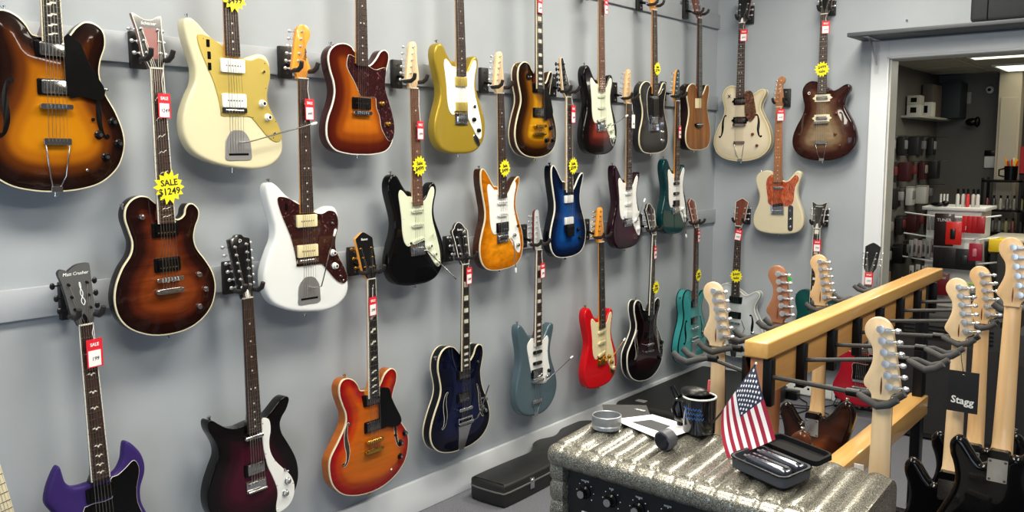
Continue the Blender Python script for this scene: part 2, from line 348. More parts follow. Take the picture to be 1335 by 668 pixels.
pack(1.10, 6.945, .90, .13, .235, (34, 10, 14), 'tall dark red tuner box with white print on the display tower', None, lines=('TUNER', .030, .5, .80))
pack(1.185, 6.915, .915, .105, .165, (214, 34, 24), 'bright red pack with a black clip tuner on the display tower', (20, 18, 18))
for i in range(4):
    pack(1.285 + i * .032, 6.93 - .006 * i, 1.005, .055, .12, (196 - 8 * i, 20, 28), ['leftmost', 'second', 'third', 'rightmost'][i] + ' of the red packs hanging at the upper right of the display tower', None, lines=('J', .03, .5, .3) if i == 0 else None)
for i in range(4):
    pack(1.105 + i * .035 + (.05 if i == 3 else 0), 6.935 - .01 * i, .74, .13, .15, (26, 26, 28), ['leftmost', 'second', 'third', 'rightmost and widest'][i] + ' of the black zipped pouches in the middle of the display tower', (38, 38, 42) if i == 3 else None, 'pouch', 'pouch')
pack(1.345, 6.90, .81, .085, .125, (160, 20, 50), 'crimson card of small picks at the right of the display tower', (206, 120, 140))
pack(1.10, 6.93, .54, .12, .16, (110, 14, 22), 'dark red pack low at the front of the display tower', None, lines=('STRINGS', .02, .5, .8))
for i in range(6):
    pack(.93 + i * .028, 6.94 + .012 * i, .80 + .01 * (i % 2), .03, .13, (150 + 8 * (i % 3), 152, 150), 'clear pack of small parts hanging on the left rail of the display tower', (60, 58, 60), 'parts_pack', 'pack', .012)['group'] = 'small parts packs on the tower left rail'
for i in range(4):
    pack(.94 + i * .04, 6.95 + .012 * i, .62 + .01 * (i % 2), .032, .12, (180, 178, 172), 'narrow pack hanging on the lowest left rail of the display tower', (60, 60, 60), 'parts_pack', 'pack', .012)['group'] = 'small packs on the lowest left rail'
for i in range(3):
    pack(1.05 + i * .028, 6.945, 1.01, .02, .10, (120, 120, 118), 'thin grey pack hanging under the tower top', None, 'parts_pack', 'pack', .01)['group'] = 'thin packs under the tower top'
for i in range(5):
    x = 1.22 + .033 * i; e = tag(empty('spray_bottle', (x, 7.05 + .02 * (i % 2), 1.181)), 'slim capped bottle standing on top of the display tower', 'bottle', 'bottles on the display tower')
    MB().lathe((0, 0, 0), (0, 0, 1), [(0, .013), (.085, .013), (.095, .006)], 12).build('bottle', mat('bottle_a', (190, 186, 180), .3) if i != 2 else mat('bottle_b', (190, 40, 50), .3), e); MB().cyl((0, 0, .095), (0, 0, .13), .008).build('cap', BLACK, e)
for i in range(3):
    tag(MB().cyl((1.10 + .022 * i, 7.08, 1.181), (1.10 + .022 * i, 7.08, 1.27), .007).build('tube_sample', mat('tube_white', (206, 204, 198), .4)), 'thin pale tube standing at the left of the tower top', 'tube', 'thin tubes on the tower top')
tag(MB().ell((1.10, 6.995, 1.197), .055, .03, .015).ell((1.15, 7.0, 1.204), .025, .025, .022).build('cable_coil', BLACK, smooth=60), 'black coiled clip lying on the front of the tower top', 'cable')

# counter with yellow box, shelves of bottles on the right of the store
ct = tag(empty('store_counter', (1.40, 7.15, 0)), 'dark store counter with a pale top behind the display tower', 'counter')
MB().box(.03, 1.5, .03, .5, 0, .93).build('body', mat('counter_black', (30, 29, 30), .5), ct, bevel=.004); MB().box(0, 1.55, 0, .55, .93, .955).build('top', mat('counter_top', (214, 208, 192), .4), ct, bevel=.004)
yb = tag(MB().box(1.455, 1.57, 6.95, 7.12, .875, .965).build('yellow_box', mat('yellow_card', (236, 202, 30), .5), bevel=.006), 'bright yellow box beside the display tower', 'box')
tag(MB().box(1.53, 1.75, 6.85, 7.12, 0, .874).build('storage_crate', mat('crate_dark', (34, 32, 32), .6), bevel=.01), 'dark crate under the bright yellow box', 'crate')
rk = tag(empty('store_rack', (1.20, 7.95, 0)), 'black metal shelving unit against the far store wall', 'shelving')
for i, z in enumerate((.74, .92, 1.10, 1.335)):
    MB().box(0, 1.2, 0, .25, z, z + .018).build('shelf', BLKMET, rk, bevel=.002)
for x in (0, .27, .55, 1.18): MB().box(x, x + .02, 0, .02, 0, 1.37).box(x, x + .02, .23, .25, 0, 1.37).build('post', BLKMET, rk, smooth=0)
cols_ = [(96, 96, 92), (70, 70, 68), (140, 138, 132), (52, 50, 54), (90, 40, 36), (120, 116, 76)]
for zi, z in enumerate((.758, .938, 1.118)):
    for i in range(9):
        c = cols_[(i * 5 + zi * 2) % 6]; x = 1.245 + i * .048
        e = tag(empty('care_bottle', (x, 7.99, z)), 'small bottle standing on the black store shelving', 'bottle', 'bottles on the black store shelving')
        MB().lathe((0, 0, 0), (0, 0, 1), [(0, .016), (.075, .016), (.088, .007), (.09, .007)], 10).build('bottle', mat('care_%d_%d_%d' % c, c, .3), e); MB().cyl((0, 0, .09), (0, 0, .112), .008, 8).build('cap', BLACK, e)
mg = tag(empty('pen_mug', (1.40, 8.0, 1.354)), 'black mug full of colourful pens on the store shelving', 'mug')
MB().lathe((0, 0, 0), (0, 0, 1), [(0, .045), (.11, .05), (.11, .044), (.02, .04)], 16).build('mug', BLACK, mg)
MB().tube([(-.048, 0, .09), (-.085, 0, .08), (-.085, 0, .035), (-.048, 0, .025)], .007, 6).build('handle', BLACK, mg)
pc = [(220, 60, 40), (240, 200, 40), (230, 228, 220), (60, 150, 90), (230, 120, 150), (240, 170, 60), (190, 40, 60)]
for i in range(9):
    a = i * .7; c = pc[i % 7]
    tag(MB().tube([(1.40 + .018 * math.cos(a), 8.0 + .018 * math.sin(a), 1.40), (1.40 + .045 * math.cos(a), 8.0 + .04 * math.sin(a), 1.505 + .012 * (i % 3))], .0075, 6).build('pen', mat('pen_%d_%d_%d' % c, c, .4)), 'pen standing in the black mug on the store shelving', 'pen', 'pens in the black mug')
tag(bx('red_banner', mat('banner_red', (170, 26, 36), .6), 1.402, 1.8, 8.37, 8.385, 1.40, 1.62), 'red panel leaning behind the black pen mug', 'banner')
gl = tag(empty('pick_tray', (1.34, 6.80, .60)), 'clear tray of green picks low beside the display tower', 'tray')
MB().box(0, .16, -.08, .04, 0, .05).build('tray', mat('tray_grey', (146, 150, 140), .3), gl, bevel=.006)
for i in range(5): MB().ell((.03 + .025 * i, -.03 + .02 * (i % 2), .055), .016, .014, .012, 8, 6).build('picks', mat('green_pick', (120, 170, 60), .5), gl)
tag(bx('display_plinth', mat('plinth', (46, 44, 44), .6), 1.32, 1.52, 6.7, 6.86, 0, .598, bevel=.004), 'dark plinth under the tray of green picks', 'plinth')
tag(bx('cardboard_box', mat('kraft', (120, 92, 72), .7), .80, .93, 6.3, 6.5, .50, .74, bevel=.004), 'small brown cardboard box just inside the doorway on the left', 'box')
tag(bx('low_cabinet', mat('cabinet_dark', (30, 28, 28), .6), .73, .98, 6.1, 7.0, 0, .498, bevel=.004), 'dark low cabinet just inside the doorway on the left', 'cabinet')

# ---- black speaker cabinets in front of the doorway
def cabinet(x, y, w, d, h, l, slots):
    e = tag(empty('speaker_cabinet', (x, y, 0)), l, 'speaker cabinet')
    MB().box(0, w, 0, d, .01, h).build('box', mat('tolex_black', (20, 20, 21), .75), e, bevel=.012)
    MB().box(.03, w - .03, -.004, .004, .04, h - .16).build('grille', noisy('grille_cloth', [(.3, (16, 16, 17)), (.7, (34, 34, 36))], (1, 1, 1), 300, rough=.9, bump=.4), e, smooth=0)
    for i in range(slots): MB().box(.06, w - .06, -.006, 0, h - .13 + .022 * i, h - .124 + .022 * i).build('vent_slat', BLKMET, e, smooth=0)
    for sx in (.03, w - .03): MB().cyl((sx, .03, 0), (sx, .03, .012), .015).build('foot', BLACK, e)
    for sx in (0, w - .03): MB().box(sx - .002, sx + .032, -.004, .03, h - .03, h + .002).build('corner', BLKMET, e, bevel=.004)
cabinet(1.27, 5.10, .62, .36, .70, 'black speaker cabinet with vent slots behind the wooden guitar rack, left of the pair', 4)
cabinet(1.93, 5.02, .62, .36, .66, 'black speaker cabinet with vent slots at the right, near the frame edge', 4)

# ---- power strip, adapter, cables by the back wall
ps = tag(empty('wall_outlet', (.56, W - .02, .012)), 'long white outlet strip low on the back wall baseboard', 'outlet')
MB().box(0, .30, -.016, 0, 0, .075).build('housing', WHITE, ps, bevel=.003)
for i in range(3): MB().cyl((.06 + .09 * i, -.0175, .042), (.06 + .09 * i, -.0155, .042), .008 if i == 1 else .005, 10).build('socket', BLACK, ps, smooth=0)
wo = tag(empty('socket_plate', (.885, W - .02, .0)), 'white square socket plate with a black plug near the door trim', 'outlet')
MB().box(0, .09, -.012, 0, .0, .10).build('plate', WHITE, wo, bevel=.003); MB().box(.0, .03, -.035, -.012, .03, .065).build('plug', BLACK, wo, bevel=.004)
tag(MB().box(.50, .68, 5.42, 5.50, 0, .055).build('power_adapter', BLACK, bevel=.006), 'black power adapter on the carpet below the outlet strip', 'adapter')
tag(MB().tube(crom([(0, 0), (1, 0)], 1, False) and [(.69, 5.46, .01), (.76, 5.40, .008), (.82, 5.24, .008), (.78, 5.08, .008), (.70, 5.05, .008), (.68, 5.16, .008), (.74, 5.25, .008), (.84, 5.28, .010), (.92, 5.40, .02), (.90, 5.54, .04)], .004, 6).build('power_cable', BLACK, smooth=60), 'thin black cable looping on the carpet by the back wall', 'cable')
tag(MB().tube([(.66, 5.30, .006), (.80, 5.33, .006), (.95, 5.24, .006), (1.0, 5.10, .006), (.88, 5.0, .006), (.72, 4.98, .006)], .003, 6).build('power_cable', BLACK, smooth=60), 'second thin cable crossing the carpet nearer the rack', 'cable')

# ---- large black flat case in the corner
bc = tag(empty('flight_case', (.03, 4.28, 0)), 'large flat black case lying in the corner against the left wall', 'case')
CASEM = noisy('case_vinyl', [(.3, (20, 21, 21)), (.7, (28, 29, 29))], (1, 1, 1), 200, rough=.5, bump=.2)
MB().box(0, .60, 0, 1.12, .0, .145).build('shell', CASEM, bc, bevel=.03, seg=4)
MB().box(-.001, .601, -.001, 1.121, .085, .092).build('seam', BLKMET, bc, bevel=.001)
MB().box(.10, .16, .07, .11, .144, .149).build('badge', mat('badge_grey', (150, 150, 146), .4, .4), bc, bevel=.001)
MB().tube([(.602, .5, .05), (.63, .52, .05), (.63, .68, .05), (.602, .70, .05)], .008, 6).build('handle', BLACK, bc)

# ---- guitar case on the floor along the wall (body shaped)
gcs = tag(empty('guitar_case', (.20, 2.93, 0)), 'black shaped hard guitar case lying on the carpet along the wall', 'guitar case')
co = [(.078, .0), (.102, .035), (.100, .30), (.095, .42), (.115, .50), (.165, .56), (.175, .63), (.150, .71), (.165, .78), (.205, .87), (.205, .97), (.165, 1.05), (.08, 1.09), (0, 1.095)]
co = crom([(0, -.005)] + [(a, b) for a, b in co[:-1]] + [(0, 1.10)] + [(-a, b) for a, b in reversed(co[:-1])], 3)
def off(P, d):
    A = np.array(P); T_ = np.roll(A, -1, 0) - np.roll(A, 1, 0); T_ /= np.linalg.norm(T_, axis=1)[:, None] + 1e-9
    return [(float(a[0] + t[1] * -d), float(a[1] + t[0] * d)) for a, t in zip(A, T_)]
MB().loft([[(p[0], p[1], z) for p in off(co, d)] for z, d in ((.0, .012), (.006, .003), (.02, 0), (.068, 0))]).build('lower_shell', CASEM, gcs, smooth=50)
MB().loft([[(p[0], p[1], z) for p in off(co, d)] for z, d in ((.069, 0), (.094, .0), (.103, .004), (.107, .014))]).build('lid', CASEM, gcs, smooth=50)
MB().loft([[(p[0], p[1], z) for p in off(co, -.003)] for z in (.066, .072)]).build('piping', mat('case_piping', (110, 112, 108), .6), gcs, smooth=50)
for y in (.20, .62): MB().box(.098 + (.07 if y > .5 else 0), .108 + (.07 if y > .5 else 0), y - .015, y + .015, .038, .090).cyl((.105 + (.07 if y > .5 else 0), y, .076), (.114 + (.07 if y > .5 else 0), y, .076), .010).build('latch', CHROME, gcs, bevel=.001)
lb = MB().box(.1, .1065, .36, .45, .022, .055).build('badge', mat('badge_silver', (176, 180, 176), .4, .3), gcs, bevel=.003)
MB().box(.098, .112, .50, .53, .04, .066).build('sticker', mat('sticker_yellow', (224, 220, 40), .6), gcs, smooth=0)

# ================================================================== amplifier with padded silver covering
AX0, AX1, AY0, AY1 = 1.480, 2.192, 1.635, 1.935
def ztop(x, y): return .879 + (y - AY0) * .075 - (x - 1.84) * .03
am = tag(empty('guitar_amplifier', ((AX0 + AX1) / 2, (AY0 + AY1) / 2, 0)), 'silver sparkle padded guitar amplifier with a black knob panel', 'amplifier')
cx, cy = am.location.x, am.location.y
SPARK = bpy.data.materials.new('silver_sparkle'); SPARK.use_nodes = True
nt = SPARK.node_tree; b = nt.nodes['Principled BSDF']; tc = nt.nodes.new('ShaderNodeTexCoord'); vo = nt.nodes.new('ShaderNodeTexVoronoi'); vo.inputs['Scale'].default_value = 800
nt.links.new(tc.outputs['Object'], vo.inputs['Vector']); sx = nt.nodes.new('ShaderNodeSeparateColor'); nt.links.new(vo.outputs['Color'], sx.inputs[0])
rp = ramp_node(nt, [(0, (66, 65, 60)), (.3, (104, 103, 94)), (.7, (136, 134, 123)), (1, (206, 204, 192))]); nt.links.new(sx.outputs[0], rp.inputs[0]); nt.links.new(rp.outputs[0], b.inputs['Base Color'])
b.inputs['Metallic'].default_value = .75; b.inputs['Coat Weight'].default_value = .3; b.inputs['Coat Roughness'].default_value = .22
mr = nt.nodes.new('ShaderNodeMapRange'); mr.inputs[3].default_value = .22; mr.inputs[4].default_value = .45; nt.links.new(sx.outputs[1], mr.inputs[0]); nt.links.new(mr.outputs[0], b.inputs['Roughness'])
bp = nt.nodes.new('ShaderNodeBump'); bp.inputs['Strength'].default_value = .35; bp.inputs['Distance'].default_value = .0006; nt.links.new(sx.outputs[2], bp.inputs['Height']); nt.links.new(bp.outputs[0], b.inputs['Normal'])
MB().box(AX0 + .03 - cx, AX1 - .03 - cx, AY0 + .035 - cy, AY1 - .01 - cy, .03, .845).build('cabinet', mat('amp_black', (16, 16, 18), .5), am, smooth=0)
# top pad: tuck and roll, seams run front to back, fat bolster rolls over the front edge
roll = .0467; mb = MB(); rings = []; nx = 15 * 10
for i in range(nx + 1):
    x = AX0 + (AX1 - AX0) * i / nx; ph = (x - AX0) / roll; bump = .013 * (abs(math.sin(math.pi * ph)) ** .5) - .010
    ex = min(x - AX0, AX1 - x); cr = .016; drop = 0 if ex > cr else cr - math.sqrt(max(cr * cr - (cr - ex) ** 2, 0))
    ring = []
    for (dy, dz, bf) in [(.030, -.030, 0), (.030, -.006, .4), (.037, .001, .9), (.05, .002, 1)]:
        ring.append((x - cx, AY0 + dy - cy, ztop(x, AY0 + dy) + dz + bump * bf - drop))
    for q in range(1, 9):
        y = AY0 + .05 + (AY1 - AY0 - .07) * q / 8; ring.append((x - cx, y - cy, ztop(x, y) + bump + .001 - drop))
    for (dy, dz) in ((-.008, -.006), (.0, -.018), (.0, -.075), (-.03, -.08)): ring.append((x - cx, AY1 + dy - cy, ztop(x, AY1) + dz - drop * .6 + bump * .4))
    rings.append(ring)
mb.loft(rings).build('top_pad', SPARK, am, smooth=40)
mb = MB(); rings = []
for i in range(nx + 1):
    x = AX0 + (AX1 - AX0) * i / nx; ex = min(x - AX0, AX1 - x); sh0 = 1 if ex > .022 else math.sqrt(max(1 - ((.022 - ex) / .022) ** 2, .02)) * .7 + .3
    k = (.915 if i % 10 == 0 else .975 if i % 10 in (1, 9) else 1.0) * sh0
    rings.append([(x - cx, AY0 + .018 + .0245 * k * math.cos(a) - cy, ztop(x, AY0 + .02) - .024 + .0275 * k * math.sin(a)) for a in np.linspace(0, 2 * math.pi, 20, endpoint=False)])
mb.loft(rings).build('front_bolster', SPARK, am, smooth=40)
def side_pad(x0, x1):
    mb = MB(); rings = []; n = 17 * 6
    for i in range(n + 1):
        z = .02 + (ztop(x0, AY0) - .055) * i / n; bump = .005 * abs(math.sin(math.pi * i / 6)) ** .5
        ring = []
        for t in range(16):
            a = 2 * math.pi * t / 16; hx = (x1 - x0) / 2 - .004 + bump; hy = (AY1 - AY0) / 2 - .006 + bump
            ca, sa = math.cos(a), math.sin(a); ring.append(((x0 + x1) / 2 - cx + hx * math.copysign(abs(ca) ** .4, ca), hy * math.copysign(abs(sa) ** .4 if abs(sa) > .2 else abs(sa), sa), z))
        rings.append(ring)
    return mb.loft(rings)
side_pad(AX0, AX0 + .052).build('side_pad', SPARK, am, smooth=40); side_pad(AX1 - .052, AX1).build('side_pad', SPARK, am, smooth=40)
pn = MB().box(AX0 + .05 - cx, AX1 - .05 - cx, AY0 + .022 - cy, AY0 + .036 - cy, .45, .838).build('control_panel', mat('panel_black', (10, 10, 14), .35), am, smooth=0)
yp = AY0 + .022 - cy
names = ['VOLUME', 'BASS', 'TREBLE', 'REVERB', 'SPEED', 'DEPTH', 'MASTER', 'BRIGHT']
for row in range(2):
    for i in range(8):
        x = AX0 + .098 + i * .072 + (.0 if i < 4 else .02) - cx; z = ztop(x + cx, AY0) - .096 - row * .076
        kb = MB().lathe((x, yp, z), (0, -1, 0), [(0, .016), (.004, .016), (.008, .0115), (.020, .0105)], 18).build('knob', BLACK, pn)
        MB().lathe((x, yp - .0201, z), (0, -1, 0), [(0, .0095), (.0012, .009)], 16).build('knob_cap', CHROME, kb)
        text('print', names[(i + row * 3) % 8], .0055, WHITE, pn, Matrix.Translation((x, yp - .0006, z + .027)) @ Matrix.Rotation(R(90), 4, 'X'))
        mb = MB()
        for t in range(7):
            a = R(-40 + t * 43); mb.lathe((x + .0235 * math.cos(a), yp, z + .0235 * math.sin(a)), (0, -1, 0), [(0, .0014), (.0006, .0012)], 6)
        mb.build('dial_marks', WHITE, pn, smooth=0)
MB().box(AX0 + .05 - cx, AX1 - .05 - cx, AY0 + .026 - cy, AY0 + .036 - cy, .06, .44).build('grille', mat('amp_grille', (24, 24, 26), .9), am, smooth=0)
for sx_ in (-1, 1):
    for sy_ in (-1, 1): MB().cyl((sx_ * .28, sy_ * .10, 0), (sx_ * .28, sy_ * .10, .031), .022).build('foot', BLACK, am)

# ---- things lying on the amplifier
def on(x, y, d=.003): return ztop(x, y) + d
LENS = mat('silver_grey', (150, 154, 160), .35, .6)
ds = tag(MB().lathe((1.545, 1.80, on(1.545, 1.80) - .001), (0, 0, 1), [(0, .030), (.002, .0355), (.010, .0365), (.013, .0345), (.016, .0365), (.034, .0365), (.035, .0345), (.034, .033), (.012, .0325), (.008, .030)], 40).build('metal_dish', LENS, smooth=40), 'round grey metal dish on the left of the silver amplifier', 'dish')
def sheet(name, pts, m, l, z=0.0):
    mb = MB(); mb.prism([(p[0], p[1]) for p in pts], 0, .0012, hf=lambda x, y: on(x, y, .004 + z)); o = mb.build(name, m, smooth=0); return tag(o, l, 'paper')
BLKCARD = mat('black_card', (34, 34, 36), .6)
pb = sheet('leaflet', [(1.452, 1.925), (1.53, 1.82), (1.625, 1.89), (1.55, 1.985)], BLKCARD, 'black printed leaflet under the white sheet on the amplifier')
pw = sheet('paper_sheet', [(1.535, 1.845), (1.60, 1.93), (1.735, 1.915), (1.70, 1.80)], mat('paper_white', (236, 238, 238), .7), 'white paper sheet with a dark photo beside the black mug', .003)
MB().prism([(1.585, 1.855), (1.615, 1.895), (1.675, 1.885), (1.668, 1.842)], .001, .0022, hf=lambda x, y: on(x, y, .0072)).build('photo', mat('photo_dark', (52, 54, 58), .5), pw, smooth=0)
text('print', 'AMPLIFIER', .012, WHITE, pb, Matrix.Translation((1.548, 1.945, on(1.548, 1.945, .0058))) @ Matrix.Rotation(R(-4), 4, 'Y') @ Matrix.Rotation(R(-16), 4, 'Z'))
wt = tag(empty('handheld_speaker', (1.728, 1.775, on(1.728, 1.775) + .024)), 'small round ended grey gadget with a black face by the white paper', 'gadget')
wt.rotation_euler = (R(8), 0, R(-12))
MB().lathe((0, -.022, 0), (0, 1, 0), [(0, .019), (.002, .0235), (.015, .0245), (.030, .022), (.036, .016)], 28).build('shell', mat('gadget_grey', (78, 80, 86), .5, .1), wt)
MB().lathe((0, -.0225, 0), (0, -1, 0), [(0, .0215), (.0022, .019)], 8).build('face', mat('dark_glass', (14, 18, 30), .35, spec=.2), wt)
# mug
MX, MY = 1.742, 1.905; mz = on(MX, MY) - .001
mu = tag(empty('coffee_mug', (MX, MY, mz)), 'black coffee mug with blue script on the silver amplifier', 'mug')
MB().lathe((0, 0, 0), (0, 0, 1), [(0, .034), (.004, .0385), (.090, .0405), (.0905, .038), (.02, .036), (.018, .001)], 40).build('body', mat('mug_black', (12, 12, 16), .12, coat=.8), mu)
MB().lathe((0, 0, .0885), (0, 0, 1), [(0, .0408), (.003, .0406), (.003, .0375), (0, .0375)], 40).build('rim', WHITE, mu)
MB().tube([(-.038, -.006, .075), (-.058, -.012, .072), (-.064, -.014, .05), (-.056, -.012, .028), (-.038, -.006, .022)], .005, 8).build('handle', mat('mug_black', (12, 12, 16)), mu)
BLUE = mat('script_blue', (40, 110, 190), .4)
for i, s in enumerate(('Guitar', 'Center')):
    pass
for j, z in enumerate((.066, .055, .044)):
    pts = []
    for t in range(24):
        a = R(-128 + t * 3.1 + j * 4); zz = z + .0035 * math.sin(t * 1.9 + j) ; pts.append((.0412 * math.cos(a), .0412 * math.sin(a), zz))
    MB().tube(pts, .0007, 4).build('script', BLUE, mu)
sg = tag(empty('eyeglass_case', (MX - .012, MY - .004, mz + .094)), 'black curved case sticking out of the coffee mug', 'case')
MB().ell((0, 0, .004), .037, .027, .014, 16, 8).build('shell', mat('gloss_black', (14, 14, 15), .35, spec=.3), sg)
tg = tag(empty('headset_clip', (MX - .052, MY + .005, mz)), 'black clip with arms standing left of the coffee mug', 'clip')
MB().tube([(.0, 0, .003), (-.004, 0, .04), (-.012, .002, .075), (-.028, .004, .100)], [.009, .008, .007, .006], 8).tube([(-.012, .0, .07), (.004, -.004, .085), (.006, -.004, .104)], .004, 6).build('clip', BLACK, tg); MB().ell((-.006, -.012, .072), .005, .004, .005).build('screw', CHROME, tg)
tag(MB().tube([(MX + .004, MY + .022, mz + .012), (MX + .010, MY + .03, mz + .125)], .0035, 6).build('pencil', mat('pencil_pink', (206, 90, 90), .5)), 'thin pinkish pencil standing in the coffee mug', 'pencil')

# flag on a stick leaning out of the mug
A_ = Vector((1.898, 1.86, 1.103)); B_ = Vector((1.828, 1.845, .985)); C_ = Vector((1.867, 1.80, .895)); D_ = Vector((1.962, 1.83, .950))
fl = tag(empty('flag', (MX + .02, MY, mz + .01)), 'small stars and stripes flag leaning out of the coffee mug', 'flag')
o0 = fl.location.copy()
FR_ = mat('flag_red', (150, 22, 50), .8); FW_ = mat('flag_white', (232, 226, 228), .8); FB_ = mat('flag_blue', (34, 42, 68), .8)
def FP(s, t, d=0.0):   # s along the stripes 0..1, t across from the canton edge (A) to the lower hoist (B)
    p = A_.lerp(D_, s).lerp(B_.lerp(C_, s), t); bulge = math.sin(math.pi * t) * .012 * (1 - s * .3) + .006 * math.sin(s * 5.0 + t * 3)
    n_ = Vector((.25, -1, .18)).normalized(); side = Vector((-1, 0, .1)) * .010 * math.sin(math.pi * s) * t
    return tuple(p + n_ * (bulge + d) + side - o0)
fm = MB(); ns, ntt = 26, 26; idx = {}
for side in (0, 1):
    base = len(fm.v); vs = [FP(i / ns, j / ntt, -.0006 * side) for i in range(ns + 1) for j in range(ntt + 1)]
    fs = []; 
    fm.add(vs, [])
    for i in range(ns):
        for j in range(ntt):
            stripe = int(j / 2); cant = (i / ns < .46) and stripe < 7
            fm.f.append((base + i * (ntt + 1) + j, base + i * (ntt + 1) + j + 1, base + (i + 1) * (ntt + 1) + j + 1, base + (i + 1) * (ntt + 1) + j)); fm.mi.append(2 if cant else (0 if stripe % 2 == 0 else 1))
cl = fm.build('cloth', [FR_, FW_, FB_], fl, smooth=80)
mb = MB()
for a in range(9):
    for c in range(6 if a % 2 == 0 else 5):
        t = (a + 1) / 10 * (7 / 13) ; s = ((c * 2 + (1 if a % 2 == 0 else 2)) / 12) * .46
        ring = []
        for k in range(10):
            rr = .0040 if k % 2 == 0 else .0020; an = math.pi / 5 * k; ring.append(FP(s + rr * math.cos(an) / .17, t + rr * math.sin(an) / .14, .0008))
        mb.add(ring, [tuple(range(10))])
mb.build('stars', mat('star_white', (240, 240, 240), .7), cl, smooth=0)
MB().tube([tuple(A_ + (A_ - B_) * .02 - o0), tuple(B_ - o0), (.0, 0, .0)], .0022, 8).build('stick', mat('stick_black', (40, 34, 32), .5), fl)
MB().ell(tuple(A_ + (A_ - B_) * .03 - o0), .0028, .0028, .0035).build('finial', WHITE, fl)

# zip case holding two wireless units
TX, TY = 1.975, 1.775; zc = on(TX, TY) + .004
zc_ = tag(empty('zipper_case', (TX, TY, zc)), 'open dark grey zipper case on the amplifier right of the flag', 'case'); zc_.rotation_euler = (R(4), R(3), R(-18))
CF = mat('case_fabric', (58, 60, 66), .7)
def tray(z0, z1, sx, sy, inset): return [[(p[0], p[1], z) for p in rrect(-sx / 2 + i, sx / 2 - i, -sy / 2 + i, sy / 2 - i, .018 - i * .5, 5)] for z, i in ((z0, .008), (z0 + .006, .001), (z1, 0), (z1, .005), (z0 + .010, .007))]
MB().loft(tray(.0, .030, .150, .098, 0)).build('tray', CF, zc_, smooth=40)
MB().tube([(p[0], p[1], .029) for p in rrect(-.0755, .0755, -.0495, .0495, .018, 5)] + [(.0755 - .018 + .018, .0495 - .018, .029)], .0018, 6).build('zipper', BLACK, zc_)
mb = MB(); rings = [[(p[0], .054 + (p[1] + .049) * .62 - k_ * .1, .024 + (p[1] + .049) * .03 + k_) for p in rrect(-.075 + i, .075 - i, -.049 + i, .049 - i, .018 - i * .5, 5)] for k, i, k_ in ((0, .004, 0), (.2, 0, .002), (.5, 0, .014), (.5, .006, .014), (.8, .010, .004))]
mb.loft(rings).build('lid', mat('lid_black', (15, 15, 17), .75, spec=.2), zc_, smooth=40)
for i, y in enumerate((-.020, .022)):
    e = tag(empty('wireless_unit', (0, 0, 0)), ['front', 'rear'][i] + ' glossy dark wireless unit lying in the open zipper case', 'wireless unit')
    e.matrix_world = Matrix.Translation((TX, TY, zc)) @ zc_.rotation_euler.to_matrix().to_4x4() @ Matrix.Translation((.010, y, .016))
    MB().loft([[(x, p[0] , p[1] + .012) for p in rrect(-.016 * k, .016 * k, -.011 * k, .011 * k, .007 * k, 3)] for x, k in ((-.052, .7), (-.046, .95), (-.02, 1), (.04, 1), (.052, .86), (.056, .5))]).build('body', mat('unit_gloss', (70, 74, 84), .18, .4, coat=1), e, smooth=40)
    MB().box(-.050, .05, -.0015, .0015, .0225, .0245).build('strip', BLACK, e, smooth=0); MB().cyl((-.052, 0, .012), (-.064, 0, .012), .004).build('plug', CHROME, e)

# ================================================================== wooden guitar rack
RW = noisy('rack_pine', [(.3, (206, 156, 84)), (.7, (224, 178, 106))], (14, 1.0, 14), 2.0, 5, rough=.35, coat=.4)
RW2 = noisy('rack_panel', [(.3, (176, 128, 72)), (.7, (200, 152, 90))], (14, 1.0, 14), 2.0, 5, rough=.5)
RW3 = noisy('rack_post', [(.3, (148, 98, 66)), (.7, (172, 118, 80))], (14, 14, 1.0), 2.0, 5, rough=.5)
rk = tag(empty('guitar_rack', (1.756, 3.15, 0)), 'long wooden guitar rack with black yoke arms on both sides', 'guitar rack')
ox, oy = 1.756, 3.15
def loc_box(*a): return MB().box(a[0] - ox, a[1] - ox, a[2] - oy, a[3] - oy, a[4], a[5])
loc_box(1.722, 1.790, 2.20, 4.10, 1.034, 1.080).build('top_rail', RW, rk, bevel=.006, seg=3)
loc_box(1.742, 1.772, 2.26, 4.05, .925, 1.034).build('panel', RW2, rk, bevel=.002)
loc_box(1.720, 1.774, 2.21, 2.262, .0, 1.034).build('post', RW3, rk, bevel=.003)
loc_box(1.736, 1.776, 3.90, 3.96, .0, 1.034).build('post', BLKMET, rk, bevel=.003)
loc_box(1.716, 1.790, 2.262, 3.955, .470, .552).build('lower_rail', RW, rk, bevel=.005)
for y in (2.21, 3.90): loc_box(1.50, 2.02, y, y + .05, 0, .035).build('foot', RW3 if y < 3 else BLKMET, rk, bevel=.004)
MB().cyl((1.795 - ox, 3.93 - oy, .51), (1.788 - ox, 3.93 - oy, .51), .010).build('bolt', CHROME, rk)
ARMG = mat('arm_grey', (46, 46, 47), .6)
def yoke_arm(parent, bx_, by, ex, ey, z0, z1, sgn, near):
    a = MB().tube([(bx_ - ox, by - oy, z0), (ex - ox - sgn * .055, ey - oy, z1 - .004)], .0062, 8).build('arm', ARMG, parent)
    MB().cyl((ex - ox - sgn * .075, ey - oy, z1 - .004), (ex - ox - sgn * .045, ey - oy, z1 - .004), .010).build('collar', BLKMET, a)
    for sd in (-1, 1):
        P = [(ex - ox - sgn * .050, ey - oy, z1 - .004), (ex - ox - sgn * .030, ey - oy + sd * .022, z1 - .006), (ex - ox + sgn * .002, ey - oy + sd * .028, z1 - .018), (ex - ox + sgn * .028, ey - oy + sd * .030, z1 - .010), (ex - ox + sgn * .046, ey - oy + sd * .030, z1 + .004)]
        MB().tube(P, [.007, .0088, .0095, .0095, .0088], 10).build('prong', FOAM, a, smooth=60)
BR = [2.225, 2.465, 2.72, 2.965, 3.215, 3.475, 3.72, 3.97]
